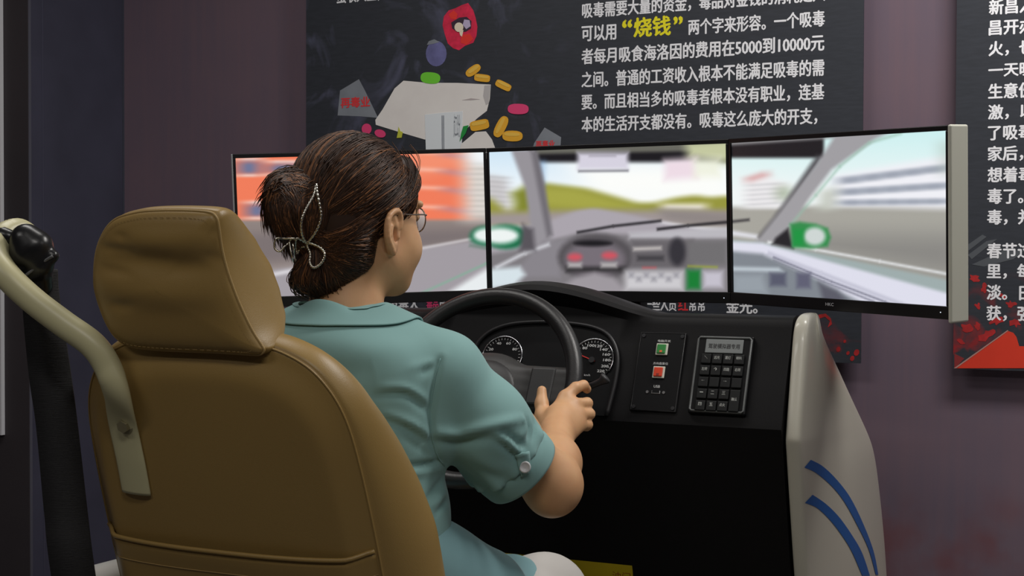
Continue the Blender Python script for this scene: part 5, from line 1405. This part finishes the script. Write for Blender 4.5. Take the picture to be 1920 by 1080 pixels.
# nape and side hair drawn up to the clip
cnt = 0
while cnt < 1900:
    t = rng.uniform(-.75, 1); e0 = np.array([722, 455]) * (1 - t) + np.array([672, 552]) * t if t > 0 else np.array([720, 452]) * (1 + t) + np.array([700, 375]) * -t
    k_ = rng.random() ** 1.5; st0 = e0 * (1 - k_ * .75) + np.array([600, 465]) * k_ * .75 + rng.normal(0, 4, 2)
    kn_ = np.array([590, 455]) + rng.normal(0, 10, 2); cv = np.array([0, rng.uniform(2, 16)])
    P = [st0 * (1 - u_) + kn_ * u_ + cv * math.sin(math.pi * u_) for u_ in np.linspace(0, 1, 6)]; out_ = []; li = rng.uniform(.0005, .004)
    for X in P:
        h = HAIR([tuple(X)])
        if h: out_.append(pxl(X[0], X[1], (h[0] - CAM) @ FW - li))
    if len(out_) >= 5: add(out_, rng.uniform(.0006, .0011), tone())
    cnt += 1
# loose wisps in front of the ear and over the forehead
for pts, jit, cnt in [([(690, 258), (735, 290), (765, 335), (778, 375), (770, 398)], 5, 130), ([(680, 262), (720, 300), (750, 345), (755, 380), (735, 402)], 9, 220), ([(660, 262), (700, 305), (728, 350), (728, 385), (712, 410)], 9, 200), ([(700, 262), (742, 290), (772, 330), (783, 370), (786, 400)], 3, 60)]:
    for i in range(cnt): add(pxs(pts, jit, 2.24, .004, .003, True), rng.uniform(.0006, .0011), tone())
for i in range(16):
    e_ = (rng.uniform(752, 786), rng.uniform(430, 500)); st0 = (rng.uniform(755, 782), rng.uniform(330, 360)); d0 = 2.235
    P = [pxl(st0[0] * (1 - t) + e_[0] * t + 7 * math.sin(math.pi * t), st0[1] * (1 - t) + e_[1] * t, d0 - .012 * math.sin(math.pi * t) - .004) for t in np.linspace(0, 1, 5)]
    add(P, rng.uniform(.00025, .0005), np.array([92, 62, 44]) * rng.uniform(.7, 1.1))
for i in range(60):   # side hair swept over the ear's top
    y0 = rng.uniform(-.0, .062); s0 = np.array([.070 - .20 * max(y0 - .03, 0), y0, .070 + rng.normal(0, .012)]); e_ = np.array([.072, -.05 + rng.normal(0, .012), .0 + rng.normal(0, .014)])
    md_ = np.array([.084, (s0[1] + e_[1]) / 2 + .012, .034 + rng.normal(0, .006)]); add([s0 + np.array([-.018, .0, .03]), s0 + np.array([.004, 0, 0]), md_, e_], rng.uniform(.0005, .001), tone())
ST = np.array(strands); NS = len(ST); RD = np.array(rads)
ST = hdv(ST.reshape(-1, 3)).reshape(NS, NP, 3)
tan = np.gradient(ST, axis=1); tan /= np.linalg.norm(tan, axis=-1, keepdims=True) + 1e-12
ref = np.array([.3, .5, .81]); n1 = np.cross(tan, ref); n1 /= np.linalg.norm(n1, axis=-1, keepdims=True) + 1e-12; n2 = np.cross(tan, n1)
taper = np.array([.6] + [1.0] * (NP - 4) + [.8, .5, .12]); K_ = 3
V = np.stack([ST + (n1 * math.cos(a) + n2 * math.sin(a)) * (RD[:, None] * taper[None])[..., None] for a in (0, 2.0944, 4.1888)], 2)   # strand, point, side
idx = np.arange(NS * NP * K_).reshape(NS, NP, K_)
Fs = np.concatenate([np.stack([idx[:, :-1, j], idx[:, :-1, (j + 1) % 3], idx[:, 1:, (j + 1) % 3], idx[:, 1:, j]], -1).reshape(-1, 4) for j in range(3)])
so = pmesh('hair_strands', V.reshape(-1, 3), Fs, hair_mat('hair_strand', True), hair); so['kind'] = 'stuff'
ca_ = so.data.color_attributes.new('tone', 'FLOAT_COLOR', 'POINT')
tc_ = np.repeat(lin(np.clip(np.array(tones), 0, 255)), NP * K_, axis=0); ca_.data.foreach_set('color', np.concatenate([tc_, np.ones((len(tc_), 1))], 1).ravel())
# ---------------------------------------------------------------- hair clip
M_SILVER = mat('clip_silver', (206, 202, 190), .25, metal=1.0)
hc_ = root_ = None
def cpx(*p): return [(480 + x / 4.5, 320 + y / 4.5) for x, y in p]
HS = Caster(np.concatenate([sim2world(hV)]), hF)
def clip_path(pts, n, closed=False, D=None, off=.011):
    P = smooth_path([(x, y, 0) for x, y in pts], n, closed)[:, :2]; out = []
    for x, y in P:
        h = HS([(x, y)]); dep = (h[0] - CAM) @ FW - off if h else DK - .03
        out.append(min(dep, DK - .005))
    out = np.array(out); k = np.ones(7) / 7; o2 = np.convolve(np.pad(out, 3, mode='wrap' if closed else 'edge'), k, 'valid')
    return np.array([simloc(at(x, y, d)) for (x, y), d in zip(P, o2)])
def rope(P, r_, closed):
    n = len(P); rr_ = r_ * (1 + .28 * np.sin(np.arange(n) * math.pi / 1.5)); return tube(P, rr_, 8, closed)
V, Fs = rope(clip_path(cpx((425, 605), (388, 540), (380, 450), (402, 365), (440, 290), (485, 210), (508, 120), (514, 180), (538, 300), (548, 400), (512, 500), (450, 590)), 120, True), .0021, True)
clip = pmesh('hair_clip', V, Fs, M_SILVER, hair, label='silver rope-twist claw clip')
V, Fs = rope(clip_path(cpx((430, 630), (458, 700), (455, 780), (490, 817), (550, 780), (580, 710), (540, 650), (450, 612)), 90, True), .0021, True); pmesh('hair_clip', V, Fs, M_SILVER, hair)
V, Fs = rope(clip_path(cpx((425, 610), (345, 570), (340, 640), (350, 700), (372, 650), (415, 640)), 60), .0019, False); pmesh('hair_clip', V, Fs, M_SILVER, hair)
V, Fs = tube(clip_path(cpx((345, 580), (300, 575), (275, 610), (240, 640), (205, 680), (165, 665), (155, 620), (170, 575), (200, 568), (250, 572), (330, 570)), 60), .0016, 8); pmesh('hair_clip', V, Fs, M_SILVER, hair)
V, Fs = tube(clip_path(cpx((280, 600), (295, 690), (320, 770), (335, 755), (325, 690), (310, 610)), 30), .0014, 8); pmesh('hair_clip', V, Fs, M_SILVER, hair)
# ---------------------------------------------------------------- glasses
M_WIRE = mat('glasses_wire', (150, 140, 130), .3, metal=.9)
mg, N, L, b = newmat('lens_glass'); b.inputs['Transmission Weight'].default_value = 1.0; b.inputs['Roughness'].default_value = .02; b.inputs['IOR'].default_value = 1.1; b.inputs['Base Color'].default_value = (.93, .95, .96, 1)
gl = None
for sx in (-1, 1):
    R_ = [hd(sx * .031 + .022 * math.cos(t) * (1.0), .0985 - .010 * (abs(.031 + .022 * math.cos(t) * sx * sx) / .06) ** 2, .010 + .019 * math.sin(t)) for t in np.linspace(0, 2 * math.pi, 33)[:-1]]
    V, Fs = tube(R_, .0011, 6, True)
    if gl is None: gl = pmesh('glasses', V, Fs, M_WIRE, per, label='thin wire-rimmed glasses'); sub(gl, per)
    else: pmesh('glasses_rim', V, Fs, M_WIRE, gl)
    V = np.array([np.mean(R_, 0)] + R_); Fs = [(0, i + 1, (i + 1) % 32 + 1) for i in range(32)]; pmesh('lens', V, Fs, mg, gl)
    V, Fs = tube(smooth_path([hd(sx * .053, .090, .016), hd(sx * .064, .078, .017), hd(sx * .076, .03, .014), hd(sx * .079, -.008, .012), hd(sx * .080, -.022, -.002)], 20), .0011, 6); pmesh('temple_arm', V, Fs, M_WIRE, gl)
V, Fs = tube(smooth_path([hd(-.010, .102, .014), hd(0, .106, .018), hd(.010, .102, .014)], 8), .0011, 6); pmesh('bridge', V, Fs, M_WIRE, gl)
